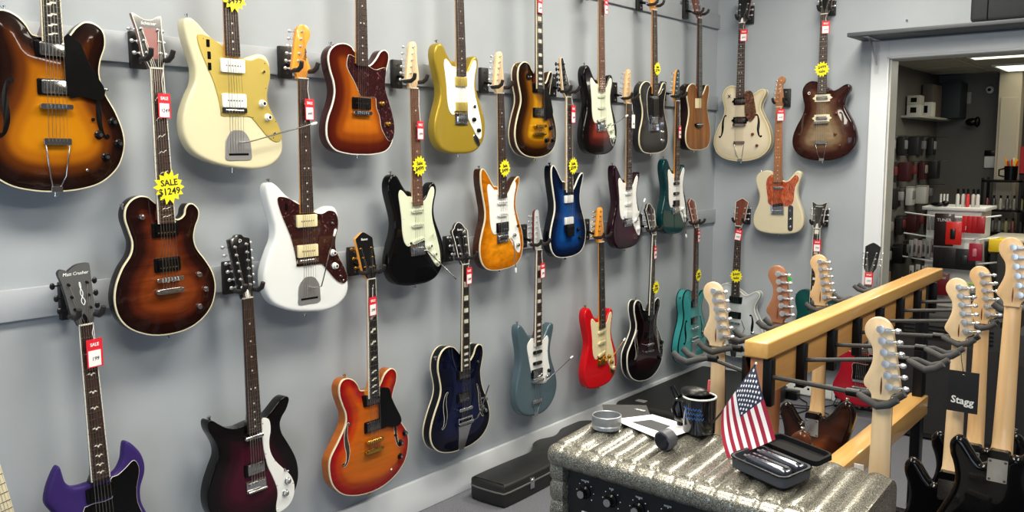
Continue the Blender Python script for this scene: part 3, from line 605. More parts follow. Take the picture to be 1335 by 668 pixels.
RE = [2.075, 2.50, 2.68, 2.885, 3.20, 3.46, 3.70]
LE = [2.215, 2.375, 2.56, 2.80, 3.24, 3.48, 3.80]
for i, y in enumerate(BR):
    loc_box(1.772, 1.797, y - .015, y + .014, .905, 1.033).build('bracket', BLKMET, rk, bevel=.002)
    loc_box(1.713, 1.740, y - .015, y + .014, .905, 1.033).build('bracket', BLKMET, rk, bevel=.002)
    if i < 7:
        yoke_arm(rk, 1.789, y, 2.11, RE[i], .985, 1.022, 1, True)
        yoke_arm(rk, 1.722, y, 1.565, LE[i], .985, 1.016, -1, False)

# second rack just outside the frame, one arm reaches in
r2 = tag(empty('guitar_rack', (2.80, 2.87, 0)), 'second guitar rack beyond the right frame edge with one arm reaching in', 'guitar rack')
q = lambda *a: MB().box(a[0] - 2.80, a[1] - 2.80, a[2] - 2.87, a[3] - 2.87, a[4], a[5])
q(2.76, 2.84, 2.5, 3.5, 1.16, 1.21).build('top_rail', RW, r2, bevel=.005); q(2.77, 2.83, 2.5, 2.56, 0, 1.16).build('post', RW3, r2, bevel=.003); q(2.77, 2.83, 3.44, 3.5, 0, 1.16).build('post', RW3, r2, bevel=.003)
for y in (2.5, 3.44): q(2.55, 3.05, y, y + .06, 0, .035).build('foot', RW3, r2, bevel=.003)
ox, oy = 2.80, 2.87
yoke_arm(r2, 2.76, 2.87, 2.246, 2.869, 1.13, 1.137, -1, True)
ox, oy = 1.756, 3.15

# ================================================================== guitars
# local guitar frame: u = towards the treble side seen from the front, v = up the neck (0 at the nut), w = out of the front
OUT = {
 'strat': ([(-.030,-.412),(-.050,-.408),(-.072,-.385),(-.094,-.352),(-.116,-.340),(-.138,-.350),(-.150,-.375),(-.150,-.41),(-.140,-.45),(-.127,-.495),(-.121,-.53),(-.126,-.57),(-.146,-.62),(-.162,-.67),(-.163,-.715),(-.148,-.757),(-.115,-.785),(-.06,-.798),(0,-.801),(.06,-.799),(.112,-.782),(.148,-.745),(.163,-.695),(.157,-.64),(.134,-.585),(.114,-.54),(.107,-.50),(.113,-.462),(.124,-.43),(.125,-.40),(.110,-.382),(.090,-.388),(.070,-.415),(.052,-.440),(.032,-.447)], .801),
 'superstrat': ([(-.030,-.418),(-.050,-.415),(-.072,-.39),(-.100,-.352),(-.124,-.333),(-.138,-.345),(-.141,-.375),(-.138,-.41),(-.130,-.45),(-.120,-.495),(-.115,-.53),(-.120,-.57),(-.140,-.62),(-.156,-.67),(-.158,-.715),(-.145,-.757),(-.112,-.787),(-.06,-.800),(0,-.803),(.06,-.800),(.112,-.785),(.146,-.748),(.158,-.695),(.150,-.64),(.128,-.585),(.110,-.54),(.106,-.50),(.113,-.462),(.126,-.43),(.138,-.395),(.132,-.380),(.112,-.388),(.085,-.415),(.060,-.448),(.032,-.462)], .803),
 'tele': ([(-.030,-.418),(-.038,-.408),(-.060,-.398),(-.09,-.397),(-.122,-.408),(-.146,-.43),(-.154,-.46),(-.146,-.50),(-.131,-.54),(-.127,-.58),(-.139,-.625),(-.159,-.67),(-.168,-.715),(-.160,-.757),(-.125,-.790),(-.06,-.803),(0,-.805),(.06,-.803),(.125,-.790),(.160,-.757),(.168,-.71),(.160,-.66),(.138,-.605),(.124,-.56),(.122,-.52),(.134,-.475),(.146,-.44),(.145,-.412),(.125,-.400),(.103,-.41),(.082,-.437),(.055,-.462),(.032,-.462)], .805),
 'lp': ([(-.028,-.385),(-.045,-.362),(-.070,-.350),(-.098,-.352),(-.124,-.370),(-.136,-.40),(-.136,-.435),(-.126,-.475),(-.117,-.51),(-.120,-.545),(-.142,-.595),(-.160,-.645),(-.166,-.69),(-.155,-.735),(-.122,-.770),(-.07,-.790),(0,-.797),(.07,-.790),(.122,-.770),(.155,-.735),(.166,-.69),(.160,-.645),(.140,-.59),(.118,-.54),(.112,-.50),(.120,-.455),(.132,-.42),(.136,-.395),(.125,-.384),(.110,-.394),(.092,-.428),(.070,-.447),(.048,-.452),(.030,-.440)], .797),
 'lpdark': ([(-.030,-.40),(-.045,-.388),(-.071,-.384),(-.098,-.395),(-.117,-.418),(-.122,-.45),(-.112,-.49),(-.104,-.525),(-.112,-.56),(-.142,-.60),(-.165,-.65),(-.172,-.70),(-.160,-.75),(-.125,-.79),(-.065,-.818),(0,-.827),(.065,-.820),(.118,-.795),(.155,-.755),(.171,-.70),(.164,-.65),(.140,-.605),(.112,-.565),(.103,-.53),(.110,-.495),(.124,-.465),(.126,-.440),(.110,-.420),(.092,-.418),(.080,-.432),(.074,-.452),(.055,-.464),(.034,-.456)], .827),
 '335': ([(-.030,-.455),(-.045,-.450),(-.058,-.428),(-.078,-.408),(-.107,-.396),(-.137,-.402),(-.156,-.427),(-.157,-.465),(-.144,-.51),(-.139,-.55),(-.152,-.60),(-.182,-.655),(-.203,-.715),(-.203,-.765),(-.180,-.82),(-.13,-.862),(-.07,-.880),(0,-.886),(.07,-.880),(.13,-.862),(.180,-.82),(.203,-.765),(.203,-.715),(.182,-.655),(.152,-.60),(.139,-.55),(.144,-.51),(.160,-.465),(.158,-.427),(.137,-.406),(.107,-.402),(.080,-.420),(.060,-.445),(.045,-.462),(.030,-.465)], .886),
 'es': ([(-.030,-.442),(-.048,-.436),(-.060,-.412),(-.080,-.390),(-.108,-.377),(-.134,-.380),(-.150,-.400),(-.151,-.435),(-.137,-.478),(-.122,-.518),(-.126,-.560),(-.165,-.618),(-.204,-.67),(-.211,-.72),(-.196,-.78),(-.15,-.830),(-.08,-.858),(0,-.868),(.07,-.862),(.14,-.835),(.190,-.79),(.211,-.73),(.206,-.675),(.166,-.612),(.128,-.555),(.122,-.515),(.134,-.475),(.150,-.440),(.151,-.408),(.136,-.388),(.114,-.384),(.086,-.400),(.066,-.428),(.048,-.450),(.030,-.452)], .868),
 'cutaway': ([(-.030,-.405),(-.048,-.396),(-.08,-.392),(-.112,-.408),(-.130,-.44),(-.131,-.475),(-.122,-.515),(-.116,-.55),(-.128,-.60),(-.160,-.66),(-.184,-.72),(-.187,-.775),(-.165,-.825),(-.12,-.860),(-.06,-.877),(0,-.882),(.07,-.876),(.135,-.855),(.183,-.815),(.204,-.765),(.200,-.71),(.180,-.65),(.150,-.595),(.130,-.55),(.132,-.515),(.146,-.482),(.159,-.456),(.158,-.434),(.143,-.423),(.118,-.429),(.088,-.448),(.058,-.457),(.030,-.440)], .882),
 'jazzbox': ([(-.030,-.378),(-.058,-.360),(-.093,-.357),(-.124,-.372),(-.145,-.404),(-.149,-.45),(-.137,-.50),(-.131,-.54),(-.141,-.58),(-.17,-.635),(-.193,-.69),(-.198,-.735),(-.182,-.78),(-.14,-.815),(-.075,-.835),(0,-.840),(.075,-.835),(.14,-.815),(.182,-.78),(.200,-.735),(.195,-.69),(.175,-.635),(.150,-.585),(.137,-.54),(.134,-.50),(.144,-.46),(.152,-.425),(.146,-.392),(.124,-.378),(.102,-.388),(.086,-.418),(.062,-.442),(.030,-.440)], .840),
 'offset': ([(-.032,-.432),(-.055,-.425),(-.085,-.404),(-.112,-.378),(-.138,-.362),(-.158,-.368),(-.164,-.393),(-.156,-.435),(-.143,-.48),(-.133,-.52),(-.136,-.56),(-.156,-.60),(-.176,-.645),(-.186,-.69),(-.180,-.74),(-.152,-.785),(-.105,-.812),(-.05,-.829),(.014,-.839),(.075,-.844),(.13,-.836),(.172,-.812),(.193,-.778),(.190,-.735),(.168,-.685),(.143,-.635),(.132,-.59),(.138,-.55),(.150,-.515),(.152,-.485),(.137,-.462),(.112,-.456),(.085,-.464),(.060,-.472),(.034,-.472)], .840),
 'sg': ([(-.032,-.478),(-.052,-.478),(-.078,-.472),(-.095,-.452),(-.101,-.423),(-.106,-.402),(-.115,-.401),(-.131,-.425),(-.147,-.46),(-.154,-.50),(-.132,-.545),(-.130,-.59),(-.146,-.635),(-.163,-.68),(-.162,-.725),(-.138,-.765),(-.08,-.792),(0,-.800),(.08,-.792),(.138,-.765),(.162,-.725),(.160,-.68),(.142,-.635),(.127,-.59),(.129,-.545),(.145,-.505),(.148,-.472),(.138,-.435),(.117,-.403),(.100,-.387),(.091,-.388),(.086,-.405),(.080,-.436),(.067,-.460),(.050,-.474),(.032,-.478)], .800),
 'shorthorn': ([(-.034,-.440),(-.060,-.442),(-.095,-.434),(-.128,-.412),(-.150,-.394),(-.165,-.389),(-.172,-.400),(-.168,-.425),(-.153,-.455),(-.141,-.485),(-.140,-.52),(-.160,-.56),(-.182,-.61),(-.190,-.66),(-.180,-.71),(-.150,-.755),(-.10,-.790),(-.05,-.806),(0,-.812),(.06,-.806),(.115,-.785),(.158,-.75),(.180,-.705),(.183,-.655),(.170,-.605),(.142,-.55),(.120,-.51),(.114,-.475),(.124,-.450),(.142,-.430),(.154,-.408),(.158,-.390),(.146,-.380),(.122,-.386),(.096,-.406),(.070,-.426),(.050,-.434),(.034,-.432)], .812),
 'pelham': ([(-.032,-.42),(-.055,-.418),(-.080,-.398),(-.105,-.370),(-.128,-.352),(-.146,-.360),(-.150,-.39),(-.142,-.435),(-.131,-.48),(-.127,-.52),(-.130,-.56),(-.143,-.605),(-.155,-.65),(-.160,-.70),(-.150,-.75),(-.120,-.79),(-.07,-.815),(-.01,-.826),(.05,-.826),(.10,-.812),(.145,-.78),(.172,-.735),(.176,-.685),(.160,-.63),(.136,-.58),(.120,-.535),(.118,-.495),(.130,-.45),(.142,-.41),(.140,-.385),(.122,-.378),(.10,-.390),(.078,-.42),(.055,-.445),(.034,-.45)], .828),
}
GUARD = {
 'strat': [(-.03,-.434),(-.05,-.432),(-.075,-.410),(-.090,-.405),(-.098,-.425),(-.092,-.47),(-.086,-.52),(-.084,-.57),(-.076,-.61),(-.060,-.632),(-.042,-.632),(-.040,-.618),(.040,-.618),(.042,-.640),(.058,-.668),(.080,-.698),(.105,-.730),(.122,-.738),(.132,-.720),(.130,-.67),(.114,-.61),(.096,-.555),(.088,-.51),(.094,-.465),(.106,-.43),(.106,-.406),(.094,-.400),(.078,-.418),(.058,-.448),(.030,-.458)],
 'offset': [(-.032,-.442),(-.05,-.432),(-.078,-.418),(-.112,-.412),(-.121,-.425),(-.110,-.465),(-.088,-.515),(-.069,-.56),(-.054,-.615),(-.048,-.655),(-.040,-.666),(.055,-.666),(.075,-.676),(.10,-.702),(.130,-.733),(.160,-.750),(.182,-.745),(.187,-.725),(.172,-.690),(.148,-.650),(.132,-.61),(.136,-.57),(.146,-.54),(.148,-.508),(.135,-.48),(.105,-.472),(.075,-.482),(.034,-.474)],
 'telesb': [(-.034,-.440),(-.05,-.436),(-.060,-.440),(-.067,-.476),(-.052,-.505),(-.030,-.534),(-.012,-.566),(.000,-.583),(.04,-.585),(.072,-.585),(.078,-.60),(.080,-.625),(.095,-.655),(.103,-.695),(.118,-.722),(.138,-.746),(.156,-.748),(.168,-.73),(.172,-.69),(.160,-.64),(.140,-.59),(.126,-.555),(.124,-.52),(.130,-.48),(.125,-.468),(.10,-.474),(.075,-.480),(.034,-.468)],
 'telecream': [(-.033,-.425),(-.055,-.430),(-.072,-.448),(-.080,-.480),(-.076,-.52),(-.068,-.57),(-.064,-.605),(-.045,-.620),(-.02,-.624),(.05,-.626),(.085,-.615),(.102,-.590),(.106,-.54),(.112,-.50),(.128,-.47),(.134,-.45),(.124,-.430),(.108,-.428),(.090,-.448),(.068,-.466),(.033,-.468)],
 'teleblack': [(-.033,-.425),(-.052,-.430),(-.068,-.450),(-.078,-.48),(-.077,-.53),(-.070,-.58),(-.060,-.612),(-.035,-.618),(.03,-.618),(.075,-.612),(.098,-.585),(.104,-.54),(.112,-.50),(.126,-.46),(.122,-.440),(.105,-.438),(.082,-.462),(.055,-.474),(.033,-.468)],
 'es335': [(.034,-.453),(.072,-.462),(.085,-.480),(.098,-.515),(.125,-.560),(.142,-.590),(.140,-.612),(.122,-.624),(.072,-.616),(.034,-.610)],
 'cherry': [(.034,-.455),(.070,-.448),(.090,-.460),(.102,-.50),(.125,-.545),(.150,-.590),(.148,-.615),(.120,-.622),(.070,-.610),(.034,-.600)],
 'lpsb': [(.034,-.450),(.062,-.462),(.088,-.505),(.100,-.540),(.110,-.580),(.100,-.605),(.070,-.612),(.034,-.612)],
 'cream': [(.032,-.445),(.050,-.432),(.066,-.432),(.085,-.450),(.097,-.50),(.107,-.55),(.110,-.580),(.095,-.610),(.070,-.626),(.045,-.600),(.032,-.57)],
 'sg': [(.034,-.486),(.058,-.480),(.085,-.465),(.108,-.450),(.120,-.462),(.124,-.49),(.112,-.535),(.110,-.585),(.125,-.64),(.120,-.70),(.09,-.745),(.05,-.75),(.044,-.66),(-.044,-.65),(-.05,-.60),(-.05,-.545),(.034,-.545)],
 'dano': [(.036,-.440),(.056,-.438),(.068,-.452),(.070,-.485),(.062,-.520),(.064,-.560),(.082,-.600),(.115,-.64),(.145,-.675),(.160,-.715),(.155,-.755),(.130,-.785),(.085,-.795),(.080,-.770),(.088,-.735),(.086,-.700),(.070,-.655),(.052,-.610),(.042,-.56),(.036,-.51)],
 'pelham': [(-.034,-.432),(-.058,-.440),(-.078,-.465),(-.066,-.52),(-.052,-.57),(-.036,-.62),(-.012,-.656),(.03,-.668),(.075,-.672),(.100,-.652),(.108,-.61),(.094,-.56),(.088,-.51),(.094,-.46),(.084,-.436),(.060,-.448),(.034,-.458)],
}
HEAD = {
 'strat': ([(-.021,0),(-.0215,.010),(-.027,.018),(-.037,.023),(-.041,.032),(-.036,.065),(-.029,.105),(-.022,.145),(-.017,.168),(-.006,.183),(.012,.190),(.030,.185),(.041,.170),(.042,.152),(.034,.136),(.025,.122),(.022,.105),(.023,.085),(.030,.064),(.039,.043),(.038,.030),(.028,.020),(.0215,.010),(.021,0)], 0),
 'slim': ([(-.021,0),(-.0215,.010),(-.026,.018),(-.034,.025),(-.037,.034),(-.032,.065),(-.025,.105),(-.018,.145),(-.012,.170),(-.003,.182),(.010,.187),(.023,.182),(.028,.166),(.027,.14),(.028,.11),(.033,.075),(.035,.045),(.031,.027),(.0215,.010),(.021,0)], 0),
 'tele': ([(-.021,0),(-.0215,.012),(-.030,.022),(-.032,.032),(-.028,.07),(-.022,.11),(-.017,.15),(-.012,.175),(.000,.188),(.016,.190),(.030,.180),(.034,.164),(.028,.152),(.018,.142),(.017,.12),(.020,.09),(.024,.05),(.023,.02),(.021,0)], 0),
 'spike': ([(-.021,0),(-.028,.012),(-.036,.022),(-.037,.032),(-.031,.07),(-.022,.12),(-.013,.175),(-.006,.192),(.004,.198),(.013,.190),(.015,.15),(.020,.10),(.028,.05),(.034,.03),(.028,.014),(.021,0)], 12),
 'shield': ([(-.021,0),(-.024,.012),(-.034,.03),(-.037,.06),(-.040,.12),(-.043,.155),(-.036,.163),(-.015,.176),(0,.182),(.015,.176),(.036,.163),(.043,.155),(.040,.12),(.037,.06),(.034,.03),(.024,.012),(.021,0)], 13),
 'crown': ([(-.021,0),(-.026,.014),(-.036,.03),(-.039,.06),(-.044,.11),(-.050,.140),(-.046,.150),(-.034,.158),(-.024,.172),(-.008,.182),(.008,.182),(.024,.172),(.034,.158),(.046,.150),(.050,.140),(.044,.11),(.039,.06),(.036,.03),(.026,.014),(.021,0)], 13),
 'bat': ([(-.021,0),(-.027,.018),(-.035,.035),(-.037,.08),(-.040,.12),(-.047,.160),(-.044,.165),(-.030,.158),(-.015,.150),(0,.148),(.015,.150),(.030,.158),(.044,.163),(.046,.158),(.040,.12),(.037,.08),(.035,.035),(.027,.018),(.021,0)], 13),
 'notch': ([(-.021,0),(-.027,.018),(-.036,.040),(-.039,.08),(-.044,.125),(-.049,.150),(-.047,.160),(-.038,.166),(-.028,.163),(-.022,.158),(-.012,.164),(.005,.173),(.022,.176),(.038,.176),(.045,.172),(.043,.14),(.039,.09),(.035,.045),(.027,.018),(.021,0)], 13),
 'twelve': ([(-.021,0),(-.024,.02),(-.030,.045),(-.034,.09),(-.039,.14),(-.043,.195),(-.040,.203),(-.022,.208),(-.012,.216),(.008,.217),(.018,.208),(.036,.203),(.040,.195),(.038,.14),(.034,.09),(.030,.045),(.024,.02),(.021,0)], 8),
 'mocking': ([(-.021,0),(-.024,.012),(-.031,.03),(-.032,.09),(-.031,.165),(-.026,.19),(-.012,.197),(0,.190),(.004,.165),(.010,.13),(.022,.09),(.036,.05),(.034,.03),(.026,.012),(.021,0)], 0),
}
def grow(P, d):
    A = np.array(P); a2 = (A[:, 0] * np.roll(A[:, 1], -1) - np.roll(A[:, 0], -1) * A[:, 1]).sum(); sg = 1 if a2 > 0 else -1
    T_ = np.roll(A, -1, 0) - np.roll(A, 1, 0); T_ /= np.linalg.norm(T_, axis=1)[:, None] + 1e-9
    return [(float(a[0] + t[1] * d * sg), float(a[1] - t[0] * d * sg)) for a, t in zip(A, T_)]
def inside(p, poly):
    x, y = p; c = False; n = len(poly); j = n - 1
    for i in range(n):
        xi, yi = poly[i]; xj, yj = poly[j]
        if (yi > y) != (yj > y) and x < (xj - xi) * (y - yi) / (yj - yi) + xi: c = not c
        j = i
    return c
class Shape:
    """a body outline with its distance field"""
    def __init__(s, pts, r=.008, arch=0.0, span=.075):
        s.p = crom(pts, 5); s.A = np.array(s.p); s.B = np.roll(s.A, -1, 0); s.r = r; s.arch = arch; s.span = span
    def dist(s, P):
        P = np.atleast_2d(P); AB = s.B - s.A; L = (AB ** 2).sum(1) + 1e-12
        t = np.clip(((P[:, None] - s.A) * AB).sum(2) / L, 0, 1); q = s.A + t[..., None] * AB
        return np.sqrt(((P[:, None] - q) ** 2).sum(2)).min(1)
    def h(s, d):
        d = np.asarray(d, float); r = s.r; x = np.clip(d, 0, r); drop = r - np.sqrt(np.maximum(r * r - (r - x) ** 2, 0))
        t = np.clip(d / s.span, 0, 1); sm = t * t * (3 - 2 * t); return -drop - s.arch * (1 - sm)
    def at(s, u, v): return float(s.h(s.dist([(u, v)]))[0])
    def face(s, grid=.013):
        n = len(s.p); nrm = []
        area2 = (s.A[:, 0] * s.B[:, 1] - s.B[:, 0] * s.A[:, 1]).sum(); sg = 1 if area2 > 0 else -1
        T = s.B - np.roll(s.A, 1, 0); T /= np.linalg.norm(T, axis=1)[:, None] + 1e-9; N = np.stack([-T[:, 1], T[:, 0]], 1) * sg
        pts = [tuple(a) for a in s.A]
        for d in (.12 * s.r, .4 * s.r, s.r, s.r + .007, s.r + .016):
            Q = s.A + N * d; D = s.dist(Q)
            pts += [tuple(q) for q, dd in zip(Q, D) if dd > d * .93]
        lo = s.A.min(0); hi = s.A.max(0)
        G = np.array([(x, y) for x in np.arange(lo[0], hi[0], grid) for y in np.arange(lo[1], hi[1], grid)])
        D = s.dist(G); pts += [tuple(g) for g, dd in zip(G, D) if dd > s.r + .021 and inside(g, s.p)]
        vc, e, f, *_ = delaunay_2d_cdt([Vector(p) for p in pts], [], [list(range(n))], 1, 1e-6)
        V = np.array([(v.x, v.y) for v in vc]); return V, [tuple(t) for t in f], s.dist(V)
_SH = {}
def body_mesh(kind, T, r, arch, name, m, parent, xf, back_arch=0.0):
    key = (kind, r, arch)
    if key not in _SH:
        sh = Shape(OUT[kind][0], r, arch); _SH[key] = (sh, sh.face())
    sh, (V, F, D) = _SH[key]
    D = np.where(D < 2e-6, 0, D); H = sh.h(D); mb = MB(); rim = []
    hb = sh.h(D) if back_arch else -(sh.r - np.sqrt(np.maximum(sh.r ** 2 - (sh.r - np.clip(D, 0, sh.r)) ** 2, 0)))
    mb.add([(a[0], a[1], float(h)) for a, h in zip(V, H)], F); rim += list(D)
    mb.add([(a[0], a[1], float(-T - h)) for a, h in zip(V, hb)], [f[::-1] for f in F]); rim += list(D)
    n = len(sh.p); w0 = float(sh.h([0])[0]); wb = -T - float(hb[np.argmin(D)])
    vs = [(p[0], p[1], w0) for p in sh.p] + [(p[0], p[1], wb) for p in sh.p]
    mb.add(vs, [(i, (i + 1) % n, n + (i + 1) % n, n + i) for i in range(n)]); rim += [0.0] * (2 * n)
    o = mb.build(name, m, parent, xf, smooth=50, rim=rim, merge=True)
    return o, sh
def binding_mesh(sh, w, T, h=.006):
    """a raised rim strip round the outline at height w"""
    n = len(sh.p); T_ = sh.B - np.roll(sh.A, 1, 0); T_ /= np.linalg.norm(T_, axis=1)[:, None] + 1e-9
    a2 = (sh.A[:, 0] * sh.B[:, 1] - sh.B[:, 0] * sh.A[:, 1]).sum(); sg = -1 if a2 > 0 else 1
    N = np.stack([-T_[:, 1], T_[:, 0]], 1) * sg; mb = MB(); rings = []
    for off, ww in ((.0008, -h), (.0010, .0002), (-.0026, .0012), (-.0026, -h)):
        rings.append([(float(a[0] + nn[0] * off), float(a[1] + nn[1] * off), w + ww) for a, nn in zip(sh.A, N)])
    vs = [p for r in rings for p in r]; fs = []
    for k in range(4):
        k2 = (k + 1) % 4
        for i in range(n): j = (i + 1) % n; fs.append((k * n + i, k * n + j, k2 * n + j, k2 * n + i))
    return mb.add(vs, fs)
FH = [(.028,.155),(.020,.150),(.012,.135),(.004,.110),(.000,.080),(-.003,.055),(-.012,.030),(-.022,.018),(-.030,.016)]
def fhole(cu, cv, side, sc=1.0, rot=0.0):
    """S shaped sound hole; side -1 = bass"""
    half = [.0035,.0032,.0048,.0068,.0088,.0072,.0052,.0034,.0035]
    c = crom([(x, y - .085) for x, y in FH], 4, False); n = len(c); left = []; right = []
    for i, (x, y) in enumerate(c):
        a = c[max(i - 1, 0)]; b = c[min(i + 1, n - 1)]; dx, dy = b[0] - a[0], b[1] - a[1]; L = math.hypot(dx, dy) or 1; t = i / (n - 1) * (len(half) - 1)
        k = min(int(t), len(half) - 2); hw = half[k] + (half[k + 1] - half[k]) * (t - k)
        left.append((x - dy / L * hw, y + dx / L * hw)); right.append((x + dy / L * hw, y - dx / L * hw))
    out = []
    for poly in (left + right[::-1], [(.028 + .0062 * math.cos(t), .066 + .0062 * math.sin(t)) for t in np.linspace(0, 5.9, 14)], [(-.029 + .0062 * math.cos(t), -.064 + .0062 * math.sin(t)) for t in np.linspace(0, 5.9, 14)]):
        q = [(x * sc * (-1 if side > 0 else 1), y * sc) for x, y in poly]; out.append([(x + cu, y + cv) for x, y in rot2(q, rot, (0, 0))])
    return out

def guitar(label, kind, body, nut, facing, lean=0.0, T=.045, r=.009, arch=0.0, back_arch=0.0, binding=None, back_binding=False, neck=MAPLE, board=ROSE, board_bind=None,
           inlay='dot', head='strat', head_mat=None, head_bind=None, logo=None, logo_col=None, peg='in6', peg_mat=PEGM, button_mat=None, hw=CHROME, guard=None, guard_mat=None, pickups=(), bridge='strat', knobs=(), extras=(), fholes=None,
           nfret=22, scale=.648, strings=6, heel=.44, back=False, group=None, pitch=0.0, stripe=False, rod=None, top=None, name='electric_guitar'):
    E = OUT[kind][1]
    root = bpy.data.objects.new(name, None); COL.objects.link(root); root.empty_display_size = .05
    rz = {'L': R(90), 'B': 0.0, 'A': R(180)}[facing] if isinstance(facing, str) else facing
    # lean: positive swings the body end towards +u
    M = Matrix.Translation(Vector(nut)) @ Matrix.Rotation(rz, 4, 'Z') @ Matrix.Rotation(R(pitch), 4, 'X') @ Matrix.Rotation(R(-lean), 4, 'Y') @ Matrix.Translation((0, 0, -E))
    root.matrix_world = M
    tag(root, label, 'guitar', group)
    xf = lambda p: (p[0], -p[2], p[1] + E)
    def B(mb, nm, m, parent=None, **k): return mb.build(nm, m, parent or root, xf, **k)
    def txt(nm, s, size, m, u, v, w, rot=0.0, parent=None, shear=0.0, tilt=0.0):
        T4 = Matrix(((1, 0, 0, 0), (0, 0, -1, 0), (0, 1, 0, E), (0, 0, 0, 1))) @ Matrix.Translation((u, v, w)) @ Matrix.Rotation(tilt, 4, 'X') @ Matrix.Rotation(rot, 4, 'Z')
        return text(nm, s, size, m, parent or root, T4, .0003, shear)
    bod, sh = body_mesh(kind, T, r, arch, 'body', body, root, xf, back_arch)
    if binding: B(binding_mesh(sh, float(sh.h([.0015])[0]), T), 'binding', binding)
    if back_binding: B(binding_mesh(sh, -T + .006, T), 'binding', binding)
    H = (lambda u, v: 0.0) if top is None and not arch else sh.at
    fb = top if top is not None else (.013 if not arch else .016)     # height of the fretboard surface
    # --- neck
    ve = -heel - .005; last = -scale * (1 - 2 ** (-nfret / 12)) - .006
    wn, wh = .0210, .0280
    def hw_(v): return wn + (wh - wn) * min(1, v / -.46)
    sec = lambda v, dep, hw2: [(hw2 * math.cos(t), v, fb - .005 - dep * math.sin(t)) for t in np.linspace(0, math.pi, 9)]
    rings = [sec(.004, .011, wn), sec(-.01, .0155, wn), sec(-.06, .016, hw_(-.06)), sec(-.2, .0175, hw_(-.2)), sec(-.33, .0195, hw_(-.33))]
    he = -heel + .055
    rings += [sec(he, .021, hw_(he)), [(x, he - .03, w if abs(w - fb + .005) < 1e-5 else max(-.022, fb - .005 - (fb - .005 - w) * 1.5)) for x, _, w in sec(he, .023, hw_(he - .02))],
              [(hw_(ve) * (1 if i < 2 else -1 if i > 6 else math.cos(math.pi * i / 8) * 1.0), ve, fb - .005 if i in (0, 8) else -.026) for i in range(9)]]
    nk = B(MB().loft(rings), 'neck', neck, smooth=40)
    fbm = MB().loft([[(-hw_(v), v, fb - .005), (hw_(v), v, fb - .005), (hw_(v), v, fb - .0008), (hw_(v) * .6, v, fb), (-hw_(v) * .6, v, fb), (-hw_(v), v, fb - .0008)] for v in (0, last)])
    if board_bind:
        mb = MB()
        for sd in (-1, 1):
            mb.hexa([(sd * (wn + .0002), 0, fb - .0052), (sd * (wn - .0018), 0, fb - .0052), (sd * (hw_(last) - .0018), last, fb - .0052), (sd * (hw_(last) + .0004), last, fb - .0052),
                     (sd * (wn + .0002), 0, fb + .0002), (sd * (wn - .0018), 0, fb + .0002), (sd * (hw_(last) - .0018), last, fb + .0002), (sd * (hw_(last) + .0004), last, fb + .0002)])
        B(mb, 'fretboard_binding', board_bind, smooth=0)
    mb = fbm; mb.m = 1; fv = [-scale * (1 - 2 ** (-i / 12)) for i in range(nfret + 1)]
    for i in range(1, nfret + 1): mb.box(-hw_(fv[i]) + .001, hw_(fv[i]) - .001, fv[i] - .0009, fv[i] + .0009, fb - .0006, fb + .0008)
    mb.m = 2
    for i in (1, 3, 5, 7, 9, 12, 15, 17, 19, 21):
        if i > nfret or (i == 1 and inlay not in ('block1',)): continue
        c = (fv[i] + fv[i - 1]) / 2; d = abs(fv[i] - fv[i - 1]) * .36; w1 = fb + .0003
        if inlay == 'dot':
            for q in ((-.009, .009) if i == 12 else (0,)): mb.prism([(q + .0032 * math.cos(t), c + .0032 * math.sin(t)) for t in np.linspace(0, 5.6, 9)], fb - .0005, w1)
        elif inlay in ('block', 'block1'): mb.box(-.013, .013, c - d, c + d, fb - .0005, w1)
        elif inlay == 'slash':
            mb.prism([(-.013, c - d * .9), (-.001, c - d * .9), (-.001 + .004, c + d * .2), (-.013, c - d * .1)], fb - .0005, w1); mb.prism([(-.006, c + d * .1), (.013, c + d * .1), (.013, c + d * .9), (-.002, c + d * .9)], fb - .0005, w1)
        elif inlay == 'wing':
            mb.prism([(-.014, c + .001), (-.004, c + .006), (.001, c + .001), (.006, c + .006), (.014, c), (.005, c + .001), (.001, c - .005), (-.004, c + .001)], fb - .0005, w1)
        elif inlay == 'vine':
            mb.tube([(-.013, c - d * .7, fb), (-.004, c + d * .2, fb), (.002, c - d * .2, fb), (.013, c + d * .7, fb)], .0012, 5)
    B(mb, 'fretboard', [board, CHROME, BONE], smooth=0)
    nutp = B(MB().box(-.0212, .0212, 0, .0045, fb - .005, fb + .0015), 'nut', BONE, bevel=.0006)
    # --- headstock, tuning pegs
    ho, ang = HEAD[head]; ta = math.tan(R(ang)); hp = crom(ho, 3, False); hf = fb - (.0095 if not ang else .003); th = .0145
    tilt = lambda u, v: -max(v, 0) * ta
    mb = MB(); mb.prism(hp, hf - th, hf, hf=tilt); hm = head_mat or neck
    hd = B(mb, 'headstock', neck if hm is neck else neck, bevel=.0012 if not back else .003)
    if hm is not neck: B(MB().prism(hp, hf, hf + .0012, hf=tilt), 'headstock_face', hm, hd)
    if head_bind:
        hb = [p for p in hp]; nn = len(hb); mb = MB()
        mb.tube([(p[0], p[1], hf + .0004 + tilt(*p)) for p in hb], .0013, 6)
        B(mb, 'headstock_binding', head_bind, hd)
    if stripe: B(MB().prism([(-.013, .03), (.013, .03), (.024, .124), (-.024, .124)], hf + .001, hf + .0015, hf=tilt), 'headstock_stripe', mat('stripe_red', (112, 30, 26), .35, coat=.5), hd)
    pegs = []
